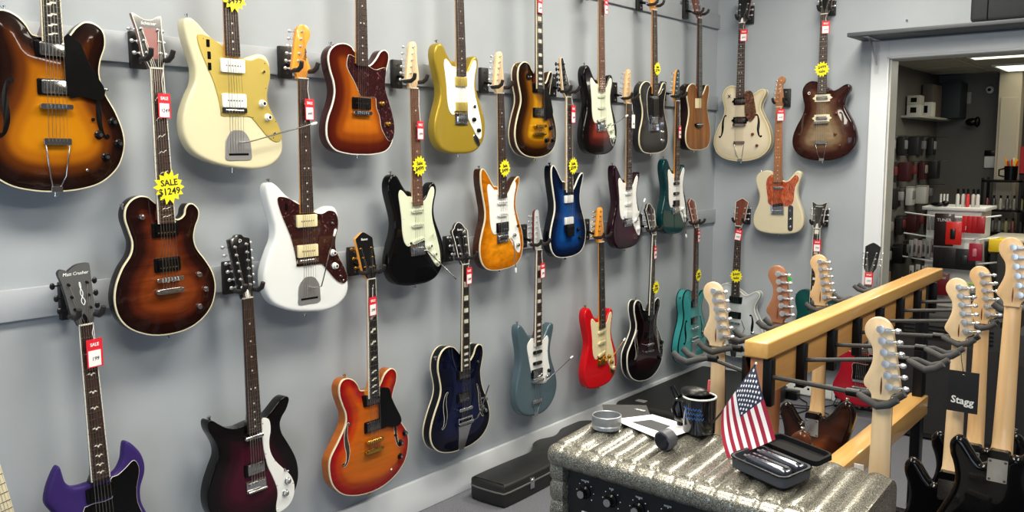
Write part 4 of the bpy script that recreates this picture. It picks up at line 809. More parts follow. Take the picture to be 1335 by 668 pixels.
    if peg == 'in6':
        for i in range(6):
            v = .036 + i * .0258; u = {'tele': -.015 + i * .0045, 'mocking': -.018 + i * .0004}.get(head, -.0195 + i * .0049); pegs.append((u, v, -1))
    elif peg == '3x3':
        for i in range(3):
            for sd in (-1, 1): pegs.append((sd * (.0225 + i * .0022), .048 + i * .036, sd))
    elif peg == '6x6':
        for i in range(6):
            for sd in (-1, 1): pegs.append((sd * (.0165 + i * .0013), .046 + i * .0275 - (.006 if sd < 0 else 0), sd))
    def edge(v, sd):
        best = .03
        for a, b in zip(hp, hp[1:]):
            if (a[1] - v) * (b[1] - v) <= 0 and a[1] != b[1]:
                x = a[0] + (b[0] - a[0]) * (v - a[1]) / (b[1] - a[1])
                if x * sd > 0: best = abs(x)
        if head in ('strat', 'slim', 'tele', 'spike', 'mocking') and sd < 0:
            for a, b in zip(hp, hp[1:]):
                if (a[1] - v) * (b[1] - v) <= 0 and a[1] != b[1]: best = -(a[0] + (b[0] - a[0]) * (v - a[1]) / (b[1] - a[1])); break
        return best
    bm_ = button_mat or peg_mat
    for (u, v, sd) in pegs:
        z0 = hf + tilt(u, v); ed = edge(v, sd) * sd; wb = z0 - th - .005
        mb = MB(); mb.lathe((u, v, z0), (0, 0, 1), [(0, .0055), (.0012, .0052), (.0014, .003), (.007, .0022), (.0075, .003), (.0095, .003)], 10)
        bl = (0, 0, -1)
        mb.lathe((u, v, z0 - th + .001), bl, [(0, .0062), (.006, .0085), (.0115, .0095), (.0135, .0088), (.014, .003)], 16)      # gear housing on the back
        mb.cyl((u, v, wb - .001), (ed + sd * .012, v, wb - .001), .0021, 8)
        mb.box(min(u, ed), max(u, ed), v - .0035, v + .0035, wb - .003, z0 - th + .001)
        pg = B(mb, 'tuning_peg', peg_mat, hd)
        mb = MB(); bu = ed + sd * (.014 if bm_ is not PEARLB else .019)
        mb.ell((bu, v, wb - .001), .0080, .0062 if bm_ in (PEGM, GOLD) else .0105, .0036 if not back else .0075, 10, 6)
        B(mb, 'peg_button', bm_, pg)
    if logo:
        txt('logo', logo[0], logo[1], logo_col or GOLD, logo[2], logo[3], hf + .0016 + tilt(0, logo[3]), rot=logo[4] if len(logo) > 4 else 0, parent=hd, shear=.3, tilt=-math.atan(ta))
    if rod:
        B(MB().prism(crom([(-.009, .006), (.009, .006), (.007, .022), (0, .034), (-.007, .022)], 3), hf, hf + .0028, hf=tilt), 'truss_rod_cover', rod, hd)
    # --- pickguard
    gz = .0026
    if guard:
        gm = crom(GUARD[guard], 3); floating = guard in ('es335', 'cherry', 'lpsb', 'cream')
        if floating: B(MB().prism(gm, .0065, .0088), 'pickguard', guard_mat, bevel=.0004, seg=1)
        else:
            mb = MB().prism(gm, -.0004, gz); mb.m = 2; mb.prism(grow(gm, .0011), -.0004, gz * .62); mb.m = 1; P = GUARD[guard]
            for q in P[::3]:
                cx = sum(p[0] for p in P) / len(P); cy = sum(p[1] for p in P) / len(P); k = .93
                mb.lathe((q[0] * k + cx * (1 - k), q[1] * k + cy * (1 - k), gz), (0, 0, 1), [(0, .0022), (.0008, .0016)], 8)
            B(mb, 'pickguard', [guard_mat, hw, BONE if guard_mat is not GOLDANO else GOLDANO], smooth=30)
    # --- pickups: (type, v, angle, cover material)
    zt = gz if guard and guard in ('strat', 'offset', 'pelham') else 0.0
    for (pt, pv, pa, pm) in pickups:
        rt = lambda pts: rot2(pts, R(pa), (0, pv)); mb = MB()
        if pt == 'single':
            mb.prism(rt(rrect(-.0345, .0345, pv - .0085, pv + .0085, .008, 4)), zt - .001, zt + .0075); sub = (.0045, 0, .0021)
        elif pt == 'humb':
            B(MB().prism(rt(rrect(-.044, .044, pv - .0225, pv + .0225, .004)), zt - .012, zt + .0048), 'pickup_ring', BLACK if not (len(extras) and 'goldring' in extras) else GOLD, bevel=.001)
            mb.prism(rt(rrect(-.034, .034, pv - .0185, pv + .0185, .004)), zt, zt + .0095); sub = (.0045, -.009, .002)
        elif pt == 'bar':
            mb.prism(rt(rrect(-.035, .035, pv - .019, pv + .019, .003)), zt - .003, zt + .0085); sub = None
        elif pt == 'soap':
            mb.prism(rt(rrect(-.045, .045, pv - .0225, pv + .0225, .004)), zt - .001, zt + .0085); sub = (.0055, 0, .0022)
        elif pt == 'telepk':
            mb.prism(rt(rrect(-.0345, .0345, pv - .0085, pv + .0085, .008, 4)), zt, zt + .0085); sub = None
        elif pt == 'lipstick':
            mb.tube([(-.036, pv, zt + .003), (-.034, pv, zt + .005), (.034, pv, zt + .005), (.036, pv, zt + .003)], [.005, .0085, .0085, .005], 12); sub = None
        elif pt == 'p90dog':
            mb.prism(rt(crom([(-.060, pv), (-.045, pv + .012), (-.042, pv + .022), (.042, pv + .022), (.045, pv + .012), (.060, pv), (.045, pv - .012), (.042, pv - .022), (-.042, pv - .022), (-.045, pv - .012)], 3)), zt - .012, zt + .006); sub = None
        p = B(mb, 'pickup', pm, bevel=.0012)
        if pt == 'p90dog':
            B(MB().prism(rt(rrect(-.036, .036, pv - .012, pv + .012, .006)), zt + .005, zt + .0095), 'pickup_cover', CHROME if pm is not BLACK else DCHROME, p, bevel=.001)
        if sub:
            mb = MB()
            for i in range(6):
                c = rt([(-.0262 + i * .0105, pv + sub[1])])[0]; mb.lathe((c[0], c[1], zt + .007), (0, 0, 1), [(0, sub[2]), (.0033 if pt != 'single' else .0017, sub[2])], 8)
            B(mb, 'pole_pieces', hw if pm is not CHROME else DCHROME, p, smooth=0)
    # --- bridges
    bv = -scale; sz = fb + .0045
    if bridge in ('strat', 'strathard'):
        p = B(MB().prism(rrect(-.041, .041, bv - .030, bv + .020, .003), zt * .4, .0045), 'bridge', hw, bevel=.0006)
        for i in range(6):
            u = -.0262 + i * .0105; mb = MB(); mb.box(u - .0048, u + .0048, bv - .016, bv + .004, .005, sz - .003); mb.cyl((u, bv - .016, .009), (u, bv - .028, .009), .0014, 6); B(mb, 'saddle', hw, p, bevel=.0006, seg=1)
    elif bridge == 'tele':
        p = B(MB().prism(rrect(-.042, .042, bv - .028, bv + .060, .003), .0003, .0022), 'bridge', hw)
        B(MB().box(-.042, -.040, bv - .028, bv + .06, .002, .010).box(.040, .042, bv - .028, bv + .06, .002, .010).box(-.042, .042, bv - .028, bv - .026, .002, .010), 'bridge_wall', hw, p)
        for i in range(3): B(MB().cyl((-.030 + i * .0212, bv - .004, sz - .004), (-.012 + i * .0212, bv - .004, sz - .004), .0035, 10), 'saddle', hw, p)
    elif bridge in ('tom', 'bar1'):
        mb = MB(); mb.prism(rrect(-.045, .045, bv - .007, bv + .007, .006, 4), sz - .012, sz - .002)
        for sd in (-1, 1): mb.cyl((sd * .038, bv, -.01), (sd * .038, bv, sz - .012), .0042, 10)
        for i in range(6): mb.box(-.029 + i * .0105, -.0235 + i * .0105, bv - .005, bv + .005, sz - .003, sz)
        B(mb, 'bridge', hw, bevel=.0005, seg=1)
    elif bridge == 'jm':
        mb = MB(); mb.prism(rrect(-.048, .048, bv - .008, bv + .008, .004), .004, .008); 
        for i in range(6): mb.cyl((-.0305 + i * .0105, bv, sz - .004), (-.0225 + i * .0105, bv, sz - .004), .0032, 8)
        B(mb, 'bridge', hw)
    elif bridge == 'floyd':
        mb = MB(); mb.prism(rrect(-.043, .043, bv - .022, bv + .014, .003), .004, .010); mb.prism(rrect(-.030, .030, bv - .048, bv - .018, .003), .006, .018)
        for i in range(6): u = -.0262 + i * .0105; mb.box(u - .0048, u + .0048, bv - .024, bv + .006, .010, sz - .001); mb.cyl((u, bv - .03, .014), (u, bv - .05, .017), .0026, 8)
        B(mb, 'bridge', hw, bevel=.0006, seg=1)
    elif bridge == 'dano':
        mb = MB(); mb.prism(rrect(-.040, .040, bv - .038, bv + .004, .004), .001, .0045); mb.box(-.034, .034, bv - .012, bv - .002, .004, .012); mb.tube([(-.038, bv - .034, .010), (.038, bv - .034, .010)], .005, 10); B(mb, 'bridge', hw, bevel=.0008)
    elif bridge == 'wood':
        mb = MB(); mb.prism([(-.058, bv + .006), (-.030, bv + .010), (.030, bv + .010), (.058, bv + .006), (.050, bv - .008), (.025, bv - .020), (-.025, bv - .020), (-.050, bv - .008)], 0, .009); p = B(mb, 'bridge', BLACK, bevel=.002)
        B(MB().box(-.036, .036, bv + .001, bv + .004, .009, sz), 'saddle', BONE, p)
    # --- tailpieces
    tails = [x for x in extras if isinstance(x, tuple)]
    send = bv - .010
    for x in tails:
        k = x[0]
        if k == 'stop':
            mb = MB(); tv = x[1]; mb.prism(crom([(-.048, tv), (-.044, tv + .008), (0, tv + .009), (.044, tv + .008), (.048, tv), (.040, tv - .007), (0, tv - .008), (-.040, tv - .007)], 3), sz - .016, sz - .006)
            for sd in (-1, 1): mb.cyl((sd * .041, tv, -.008), (sd * .041, tv, sz - .005), .0058, 10)
            B(mb, 'tailpiece', hw, bevel=.002); send = tv
        elif k == 'trapeze':
            tv = x[1]; mb = MB(); mb.prism(rrect(-.038, .038, tv - .009, tv + .009, .003), sz - .014, sz - .008)
            for sd in (-1, 1): mb.tube([(sd * .033, tv - .006, sz - .012), (sd * .022, -E + .045, .002), (sd * .010, -E + .012, -.002 + float(sh.h([.01])[0])), (sd * .010, -E - .003, -.015 + float(sh.h([.0])[0]))], .0022, 8)
            mb.prism(rrect(-.016, .016, -E - .001, -E + .016, .003), float(sh.h([.004])[0]), float(sh.h([.014])[0]) + .002); B(mb, 'tailpiece', hw, bevel=.0006, seg=1); send = tv
        elif k == 'bigsby':
            tv = x[1]; mb = MB(); f0 = float(sh.h([.01])[0])
            mb.hexa([(-.017, -E, f0 - .002), (.017, -E, f0 - .002), (.045, tv - .012, 0), (-.045, tv - .012, 0), (-.017, -E, f0 + .003), (.017, -E, f0 + .003), (.043, tv - .012, .012), (-.043, tv - .012, .012)])
            mb.tube([(-.048, tv, .014), (.048, tv, .014)], .008, 12); mb.tube([(-.045, tv + .022, .010), (.045, tv + .022, .010)], .005, 10); mb.box(-.047, -.041, tv - .012, tv + .026, .002, .014).box(.041, .047, tv - .012, tv + .026, .002, .014)
            p = B(mb, 'vibrato_tailpiece', hw, bevel=.0006, seg=1); B(MB().tube([(.048, tv, .016), (.070, tv + .012, .024), (.085, tv + .045, .030), x[2] if len(x) > 2 else (.060, tv + .10, .030)], .0028, 8), 'vibrato_arm', hw, p); send = tv
        elif k == 'jmplate':
            tv = x[1]; cc = x[2]; mb = MB()
            pl = crom([(cc - .047, tv - .045), (cc - .050, tv - .02), (cc - .046, tv + .02), (cc - .025, tv + .048), (cc, tv + .053), (cc + .025, tv + .048), (cc + .046, tv + .02), (cc + .050, tv - .02), (cc + .047, tv - .045), (cc, tv - .047)], 3)
            mb.prism(pl, .0003, .0026); p = B(mb, 'vibrato_plate', x[4] if len(x) > 4 else DCHROME, bevel=.0005, seg=1)
            B(MB().prism(rrect(cc - .038, cc + .038, tv - .031, tv - .024, .001), .0024, .0032), 'slot', BLACK, p)
            B(MB().tube([(cc + .005, tv + .012, .004), (cc + .007, tv + .012, .022), (cc + .03, tv + .016, .034), x[3]], [.003, .003, .0026, .0026], 8), 'vibrato_arm', CHROME, p)
            a = Vector(x[3]); d = (a - Vector((cc + .03, tv + .016, .034))).normalized(); B(MB().tube([a - d * .004, a, a + d * .020, a + d * .024], [.003, .0045, .005, .003], 8), 'arm_tip', WHITE, p); send = tv - .02
        elif k == 'arm':
            p0 = Vector((.034, bv - .012, .006)); B(MB().tube([p0, p0 + Vector((.002, 0, .016)), p0 + Vector((.012, x[1][1] * .12, .026))] + [(.034 + x[1][0], bv + x[1][1], .040)], .0026, 8), 'vibrato_arm', hw)
            a = Vector((.034 + x[1][0], bv + x[1][1], .040)); d = (a - (p0 + Vector((.012, x[1][1] * .12, .026)))).normalized(); B(MB().tube([a, a + d * .004, a + d * .020, a + d * .024], [.003, .0048, .005, .003], 8), 'arm_tip', x[2] if len(x) > 2 else WHITE)
        elif k == 'jack':
            ju, jv, ja = x[1:4]; mb = MB(); mb.prism(rot2(crom([(ju - .014, jv), (ju - .010, jv + .022), (ju, jv + .030), (ju + .010, jv + .022), (ju + .014, jv), (ju + .010, jv - .022), (ju, jv - .030), (ju - .010, jv - .022)], 3), R(ja), (ju, jv)), -.001, .003); p = B(mb, 'jack_plate', hw, bevel=.0008, seg=1)
            B(MB().prism(rot2(crom([(ju - .008, jv), (ju, jv + .018), (ju + .008, jv), (ju, jv - .018)], 4), R(ja), (ju, jv)), .0028, .0034), 'jack_recess', DCHROME, p)
        elif k == 'plate':
            B(MB().prism(rot2(rrect(x[1] - .017, x[1] + .017, x[2] - .082, x[2] + .082, .016, 5), R(x[3]), (x[1], x[2])), -.0003, .0022), 'control_plate', x[4] if len(x) > 4 else hw, bevel=.0004, seg=1)
        elif k == 'poker':
            u, v = x[1:3]; z = H(u, v); mb = MB(); mb.prism([(u + .019 * math.cos(t), v + .019 * math.sin(t)) for t in np.linspace(0, 5.99, 20)], z + .0002, z + .0012); B(mb, 'switch_washer', x[3], smooth=0)
        elif k == 'decal':
            txt('decal', x[1], x[2], x[5], x[3], x[4], H(x[3], x[4]) + .001)
        elif k == 'slide':
            B(MB().prism(rrect(x[1] - .006, x[1] + .006, x[2] - .012, x[2] + .012, .002), gz - .0005, gz + .0008), 'slide_switch', BLACK, smooth=0)
        elif k == 'decor':
            B(MB().prism(x[1], -.0002, .0009), 'preamp_panel', x[2], smooth=0)
    # --- knobs / switches: (kind, u, v, material)
    for (kk, u, v, km) in knobs:
        z = H(u, v) - .001 + (gz if guard in ('strat', 'offset', 'telesb', 'dano', 'pelham') else 0); mb = MB()
        if kk == 'skirt': mb.lathe((u, v, z), (0, 0, 1), [(0, .0125), (.002, .0125), (.006, .0085), (.013, .0075), (.014, .0065)], 18)
        elif kk == 'dome': mb.lathe((u, v, z), (0, 0, 1), [(0, .0092), (.010, .0092), (.0135, .007), (.0148, .003)], 16)
        elif kk == 'hat': mb.lathe((u, v, z), (0, 0, 1), [(0, .0135), (.004, .0125), (.006, .0095), (.014, .009), (.015, .008)], 18)
        elif kk == 'small': mb.lathe((u, v, z), (0, 0, 1), [(0, .0052), (.003, .0045), (.007, .0042)], 12)
        elif kk == 'switch': mb.lathe((u, v, z), (0, 0, 1), [(0, .0065), (.002, .0055), (.003, .0022), (.012, .0018), (.013, .004), (.019, .0042), (.021, .002)], 10)
        elif kk == 'blade': mb.box(u - .0015, u + .0015, v - .0015, v + .0015, z, z + .008); mb.box(u - .003, u + .003, v - .007, v + .007, z + .007, z + .014); mb.box(u - .002, u + .002, v - .018, v + .018, z, z + .0006)
        elif kk == 'screw': mb.lathe((u, v, z), (0, 0, 1), [(0, .004), (.003, .004), (.004, .0025)], 10)
        B(mb, {'switch': 'toggle_switch', 'blade': 'selector_switch', 'small': 'toggle_switch', 'screw': 'strap_button'}.get(kk, 'knob'), km)
        if kk == 'hat' : B(MB().lathe((u, v, z + .015), (0, 0, 1), [(0, .0055), (.0006, .0055)], 12), 'knob_cap', CHROME, root)
    # --- sound holes
    if fholes:
        (fu, fv_, sc, fr, fm) = fholes
        for sd in (-1, 1):
            mb = MB()
            for k, poly in enumerate(fhole(sd * fu, fv_, sd, sc, sd * fr)):
                n = len(poly); mb.prism(poly, .0006 + k * .0001, .0012 + k * .0001, hf=lambda u, v: H(u, v))
            B(mb, 'sound_hole', fm[0], smooth=0)
            if fm[1]:
                mb = MB()
                for poly in fhole(sd * fu, fv_, sd, sc, sd * fr)[:1]:
                    mb.tube([(p[0], p[1], H(*p) + .0008) for p in poly + poly[:1]], .0007, 5)
                B(mb, 'sound_hole_binding', fm[1])
    # --- strap buttons
    for (x, y, dx, dy) in ((0, -E, 0, -1),) + (() if kind in ('sg',) else ((OUT[kind][0][4][0], OUT[kind][0][4][1], -.3, 1),)):
        B(MB().lathe((x - dx * .003, y - dy * .003, -T / 2), (dx, dy, 0), [(0, .004), (.006, .0035), (.012, .0035), (.013, .007), (.016, .007), (.017, .005)], 12), 'strap_button', hw)
    # --- strings
    n = strings
    for i in range(n):
        q = i if n == 6 else i // 2; off = 0 if n == 6 else (-.0012 if i % 2 else .0012)
        un = -.0172 + q * .00688 + off; ub = -.0262 + q * .0105 + off; rr = (.00075 if n == 6 else .0006) * (1.15 - .09 * q)
        if peg == 'in6': pp = pegs[q]
        elif peg == '3x3': order = [0, 2, 4, 5, 3, 1]; pp = pegs[order[q]]
        else: lst = [0, 2, 4, 6, 8, 10, 11, 9, 7, 5, 3, 1]; pp = pegs[lst[i]]
        hz = hf + .006 + tilt(*pp[:2])
        mb = MB(); mb.tube([(pp[0], pp[1], hz), (un, .003, fb + .0018), (ub, bv, sz), (ub * .96, min(send, bv - .012), sz - .008)], rr, 4, False); B(mb, 'string', STRING, smooth=60)
    # --- back of a bolt-on guitar
    if back:
        mb = MB().prism(rrect(-.025, .025, -heel - .068, -heel - .003, .003), -T - .0018, -T + .0005); mb.m = 1
        for a in (-.019, .019):
            for b in (-.062, -.010): mb.lathe((a, -heel + b, -T - .0017), (0, 0, -1), [(0, .0038), (.0012, .003)], 10)
        B(mb, 'neck_plate', [CHROME, DCHROME], smooth=30)
        bm = MB(); bm.prism(rrect(-.0265, .0265, -heel - .07, -heel + .02, .01), -T, -.015); B(bm, 'neck_heel', body if isinstance(back, bool) else back)
        B(MB().prism(crom([(0, .012), (.0022, .03), (0, .055), (-.0022, .03)], 3), hf - th - .0006, hf - th + .0002), 'skunk_stripe', MAHOG, hd)
    return root

# ================================================================== hangers, tags, stars
hg0 = None
def hanger(x, y, z, facing, label, side=0.0):
    """black plate with a padded yoke; origin on the wall at nut height"""
    global hg0
    if hg0 is None:
        h = empty('guitar_hanger', (0, 0, 0)); hg0 = h
        MB().box(-.027, .027, -.020, -.001, -.01, .105).build('plate', mat('hanger_black', (26, 25, 25), .45), h, bevel=.004)
        MB().cyl((0, -.02, .085), (0, -.023, .085), .0045).cyl((0, -.02, .008), (0, -.023, .008), .0045).build('screws', CHROME, h)
        MB().tube([(0, -.018, .038), (0, -.052, .030), (0, -.074, .024)], .0070, 10).build('arm', BLKMET, h)
        for s in (-1, 1):
            MB().tube([(s * .004, -.073, .024), (s * .022, -.076, .018), (s * .0335, -.090, .012), (s * .0335, -.128, .012), (s * .0340, -.146, .022), (s * .036, -.153, .040)], [.006, .007, .0082, .0085, .0085, .0075], 10).build('prong', mat('prong_brown', (38, 33, 32), .6), h, smooth=60)
        o = h
    else: o = copy_tree(hg0)
    o.location = (x, y, z); o.rotation_euler = (0, 0, R(90) if facing == 'L' else 0)
    tag(o, label, 'guitar hanger', 'guitar hangers on the walls'); return o
RED = mat('tag_red', (214, 30, 48), .5); TAGW = mat('tag_white', (240, 238, 238), .6); INK = mat('ink', (30, 28, 30), .6)
YEL = mat('star_yellow', (250, 236, 30), .5)
def wallM(nut, facing, lean): return Matrix.Translation(Vector(nut)) @ Matrix.Rotation(R(90) if facing == 'L' else 0, 4, 'Z') @ Matrix.Rotation(R(-lean), 4, 'Y')
def price_tag(nut, facing, lean, u, v, label, price='399', red=True, w=.046, h=.074, rot=0.0):
    e = bpy.data.objects.new('price_tag', None); COL.objects.link(e); e.empty_display_size = .02
    e.matrix_world = wallM(nut, facing, lean) @ Matrix.Translation((u, -.0235, v)) @ Matrix.Rotation(R(lean + rot), 4, 'Y') @ Matrix.Rotation(R(10), 4, 'Z')
    tag(e, label, 'price tag')
    MB().box(-w / 2, w / 2, -.0006, .0006, -h / 2, h / 2).build('card', RED if red else TAGW, e, smooth=0)
    p = MB().box(-w * .42, w * .36, -.0012, -.0006, -h * .46, h * .10 if red else h * .4).build('label', TAGW, e, smooth=0)
    rx = Matrix.Rotation(R(90), 4, 'X')
    if red: text('print', 'SALE', .0135, TAGW, e, Matrix.Translation((0, -.0009, h * .30)) @ rx, bold=.0003)
    text('print', price, .016, INK, e, Matrix.Translation((0, -.0016, -h * .20)) @ rx, shear=.15)
    dz = -v - .004
    MB().tube([(0, .0, h / 2 - .004), (-u * .5 + .004, .004, h / 2 + (dz - h / 2) * .5), (.018 - u * .9, .008, max(dz, h / 2 + .004))], .0009, 5).build('string', TAGW, e)
    return e
def star(nut, facing, lean, u, v, label, l1, l2, rad=.046, rot=0.0):
    e = bpy.data.objects.new('sale_star', None); COL.objects.link(e); e.empty_display_size = .02
    e.matrix_world = wallM(nut, facing, lean) @ Matrix.Translation((u, -.024, v)) @ Matrix.Rotation(R(lean + rot), 4, 'Y')
    tag(e, label, 'price sticker'); mb = MB(); pts = []
    for i in range(28):
        rr = rad * (1.0 + .06 * math.sin(i * 2.3)) if i % 2 == 0 else rad * .72; a = math.pi * i / 14; pts.append((rr * math.cos(a), rr * math.sin(a)))
    n = len(pts); mb.add([(p[0], -.0008, p[1]) for p in pts] + [(p[0], .0004, p[1]) for p in pts], [tuple(range(n)), tuple(range(2 * n - 1, n - 1, -1))] + [(i, (i + 1) % n, n + (i + 1) % n, n + i) for i in range(n)])
    mb.build('card', YEL, e, smooth=0); rx = Matrix.Rotation(R(90), 4, 'X')
    text('writing', l1, rad * .52, INK, e, Matrix.Translation((0, -.0012, rad * .26)) @ Matrix.Rotation(R(-5), 4, 'Y') @ rx, bold=.0006); text('writing', l2, rad * .56, INK, e, Matrix.Translation((0, -.0012, -rad * .26)) @ Matrix.Rotation(R(-5), 4, 'Y') @ rx, bold=.0006)
    return e
XF = .120; BY = W - .120
BLKH = mat('head_black', (16, 16, 17), .18, coat=.8); DGREY = mat('head_dark_grey', (62, 64, 66), .5)
PEARLB = mat('button_black', (18, 18, 19), .3)
SILV = mat('silver_paint', (206, 210, 214), .3, .2, coat=.4)
def hang(label, kind, body, nut, facing, lean=0.0, hl=None, hz=True, **k):
    g = guitar(label, kind, body, nut, facing, lean, **k)
    if hz:
        if facing == 'L': hanger(0.018, nut[1], nut[2] + .016, 'L', hl)
        else: hanger(nut[0], W, nut[2] + .016, 'B', hl)
    return g
def BURST(n, *c, side=None, **k):
    st = [(i / (len(c) - 1), x) for i, x in enumerate(c)]
    if side: st = [(0, side), (.012, side), (.028, c[0])] + st[1:]
    return finish(n, st, **k)
blackP = flat('gloss_black_body', (9, 9, 11))
# ---------------- top row, left wall
P = dict(); 
def reg(n, nut, f, lean): P[n] = (nut, f, lean); return dict(nut=nut, facing=f, lean=lean)
hang('large amber sunburst semi-hollow guitar with trapeze tailpiece at the top left', '335', BURST('burst_amber', (18, 9, 8), (32, 14, 9), (88, 42, 12), (158, 92, 14), (186, 118, 14), (190, 122, 16), span=.155, rough=.15), **reg('burst335', (XF, 1.165, 2.36), 'L', -.3),
     hl='black hanger above the frame holding the large amber sunburst guitar', arch=.012, r=.004, T=.046, binding=IVORY, neck=MAHOG, board=EBONY, board_bind=IVORY, inlay='slash', head='shield', head_mat=BLKH, peg='3x3', guard='es335', guard_mat=BLACK,
     pickups=[('humb', -.490, 0, CHROME), ('humb', -.594, 0, CHROME)], bridge='tom', extras=[('trapeze', -.745)], knobs=[('hat', .122, -.724, BLACK), ('hat', .172, -.685, BLACK), ('hat', .186, -.748, BLACK), ('hat', .141, -.788, BLACK), ('switch', .152, -.592, CHROME), ('small', .107, -.680, BLACK), ('screw', .084, -.826, CHROME)],
     fholes=(.128, -.655, 1.08, R(-8), (BLACK, None)), heel=.455)
hang('cream offset guitar with gold pickguard and white pickups', 'offset', flat('vintage_cream', (226, 218, 182)), **reg('creamJM', (XF, 1.735, 2.37), 'L', .5), hl='black hanger above the frame holding the cream offset guitar',
     neck=MAPLEAMB, head='strat', guard='offset', guard_mat=GOLDANO, pickups=[('soap', -.503, 0, WHITE), ('soap', -.616, 0, WHITE)], bridge='jm', extras=[('jmplate', -.765, .011, (.285, -.690, .045), SATIN), ('slide', -.083, -.475), ('slide', -.083, -.51), ('slide', -.085, -.437)],
     knobs=[('hat', .112, -.622, WHITE), ('hat', .132, -.668, WHITE), ('small', .122, -.515, CHROME), ('small', .155, -.722, CHROME)], heel=.47)
hang('sunburst single cutaway guitar with tortoise pickguard and white edge binding', 'tele', BURST('burst_tele', (56, 14, 12), (76, 24, 12), (130, 60, 16), (176, 96, 22), (186, 106, 26), span=.13, figure='grain', amt=.06), **reg('teleSB', (XF, 2.308, 2.38), 'L', -.8), hl='black hanger above the frame holding the tortoise guard sunburst guitar',
     r=.002, binding=BONE, back_binding=False, neck=MAPLEAMB, board=ROSE, inlay='dot', head='tele', guard='telesb', guard_mat=TORT, pickups=[('soap', -.612, 0, BLACK)], bridge='tom', hw=CHROME, knobs=[('dome', .104, -.608, GOLD), ('dome', .136, -.685, GOLD)], heel=.46)
hang('metallic gold double cutaway guitar with white pickguard', 'strat', BURST('gold_top', (176, 150, 52), (180, 154, 54), metal=.35, rough=.3), **reg('gold', (XF, 2.853, 2.378), 'L', 1.4), hl='black hanger above the frame holding the gold guitar',
     neck=MAPLE, board=ROSE, guard='strat', guard_mat=WHITE, pickups=[('bar', -.495, 0, GOLDANO), ('bar', -.600, 0, GOLDANO)], bridge='strat', extras=[('jack', .098, -.745, 35)], knobs=[('dome', .078, -.655, BLACK), ('dome', .108, -.702, BLACK), ('blade', .080, -.600, BLACK)], heel=.45)
hang('yellow sunburst single cutaway guitar with thick cream binding and black pickguard', 'lp', BURST('burst_yellow', (16, 9, 6), (40, 20, 8), (120, 72, 12), (192, 138, 18), (206, 152, 24), span=.135, rough=.12, side=(58, 32, 18)), **reg('LPsb', (XF, 3.41, 2.355), 'L', 1.3), hl='black hanger above the frame holding the yellow sunburst guitar',
     arch=.012, r=.003, T=.054, binding=IVORY, back_binding=True, neck=MAHOG, board=EBONY, board_bind=IVORY, inlay='block1', head='shield', head_mat=BLKH, peg='3x3', guard='lpsb', guard_mat=BLACK, pickups=[('humb', -.468, 0, BLACK), ('humb', -.583, 0, DCHROME)], bridge='tom', hw=GOLD,
     extras=[('stop', -.685), ('poker', -.07, -.418, BLACK)], knobs=[('hat', .098, -.655, BLACK), ('hat', .118, -.715, BLACK), ('hat', .062, -.715, BLACK), ('switch', -.07, -.418, CHROME)], heel=.44)
hang('dark red sunburst double cutaway guitar with mint pickguard', 'strat', BURST('burst_red', (12, 9, 10), (16, 9, 10), (64, 20, 18), (122, 48, 34), (128, 54, 38), span=.14), **reg('sbstrat', (XF, 3.955, 2.37), 'L', 1.8), hl='black hanger above the frame holding the dark red sunburst guitar',
     neck=MAPLE, board=ROSEL, guard='strat', guard_mat=MINT, pickups=[('single', -.495, 0, MINT), ('single', -.553, 0, MINT), ('single', -.616, 12, MINT)], extras=[('arm', (.150, .045)), ('jack', .105, -.735, 35)], knobs=[('hat', .070, -.640, MINT), ('hat', .095, -.675, MINT), ('hat', .115, -.712, MINT)], heel=.45)
hang('dark charcoal single cutaway guitar with black pickguard and chrome control plate', 'tele', BURST('charcoal_burst', (40, 41, 42), (70, 71, 72), (86, 87, 88), metal=.3, rough=.3), **reg('blktele', (XF, 4.51, 2.38), 'L', 2.6), hl='black hanger at the top row, left of the one in the corner', r=.003, binding=IVORY,
     neck=MAPLEAMB, board=ROSE, head='tele', guard='teleblack', guard_mat=BLACK, pickups=[('telepk', -.487, 0, CHROME), ('humb', -.615, 0, CHROME)], bridge='tele', extras=[('plate', .095, -.675, 0)], knobs=[('dome', .095, -.685, CHROME), ('dome', .095, -.735, CHROME), ('blade', .095, -.635, CHROME)], heel=.46)
hang('brown walnut topped acoustic-electric guitar with a black bridge in the corner', 'tele', finish('koa_top', [(0, (30, 18, 15)), (.012, (30, 18, 15)), (.028, (128, 84, 48)), (1, (142, 94, 54))], figure='koa', amt=.42, rough=.45, coat=.15), **reg('walnut', (XF, 5.072, 2.40), 'L', 2.4), hl='black hanger at the top row, in the corner next to the back wall', r=.002, binding=IVORY, T=.06,
     neck=MAHOG, board=EBONY, head='shield', head_mat=MAHOG, peg='3x3', pickups=[], bridge='wood', extras=[('decor', rrect(-.045, .035, -.545, -.485, .004), CREAM)], heel=.45)
# ---------------- middle row, left wall
hang('dark brown flamed sunburst guitar with black pickups and cream binding', 'lpdark', BURST('burst_brown', (20, 9, 9), (34, 13, 10), (78, 30, 14), (116, 52, 21), (132, 62, 26), (138, 68, 30), figure='flame', amt=.30, span=.15), **reg('LPdark', (XF, 1.467, 1.837), 'L', 1.0), hl='black hanger behind the winged headstock of the dark sunburst guitar',
     arch=.008, r=.003, T=.050, binding=IVORY, neck=MAHOG, board=ROSE, board_bind=BONE, inlay='vine', head='bat', head_mat=BLKH, head_bind=BONE, stripe=True, logo=('Schecter', .014, -.001, .138), logo_col=WHITE, peg='3x3',
     pickups=[('humb', -.492, 0, BLACK), ('humb', -.602, 0, BLACK)], bridge='tom', extras=[('stop', -.686)], knobs=[('dome', .108, -.648, CHROME), ('dome', .129, -.699, CHROME), ('dome', .103, -.752, CHROME), ('dome', -.074, -.448, CHROME)], heel=.455)
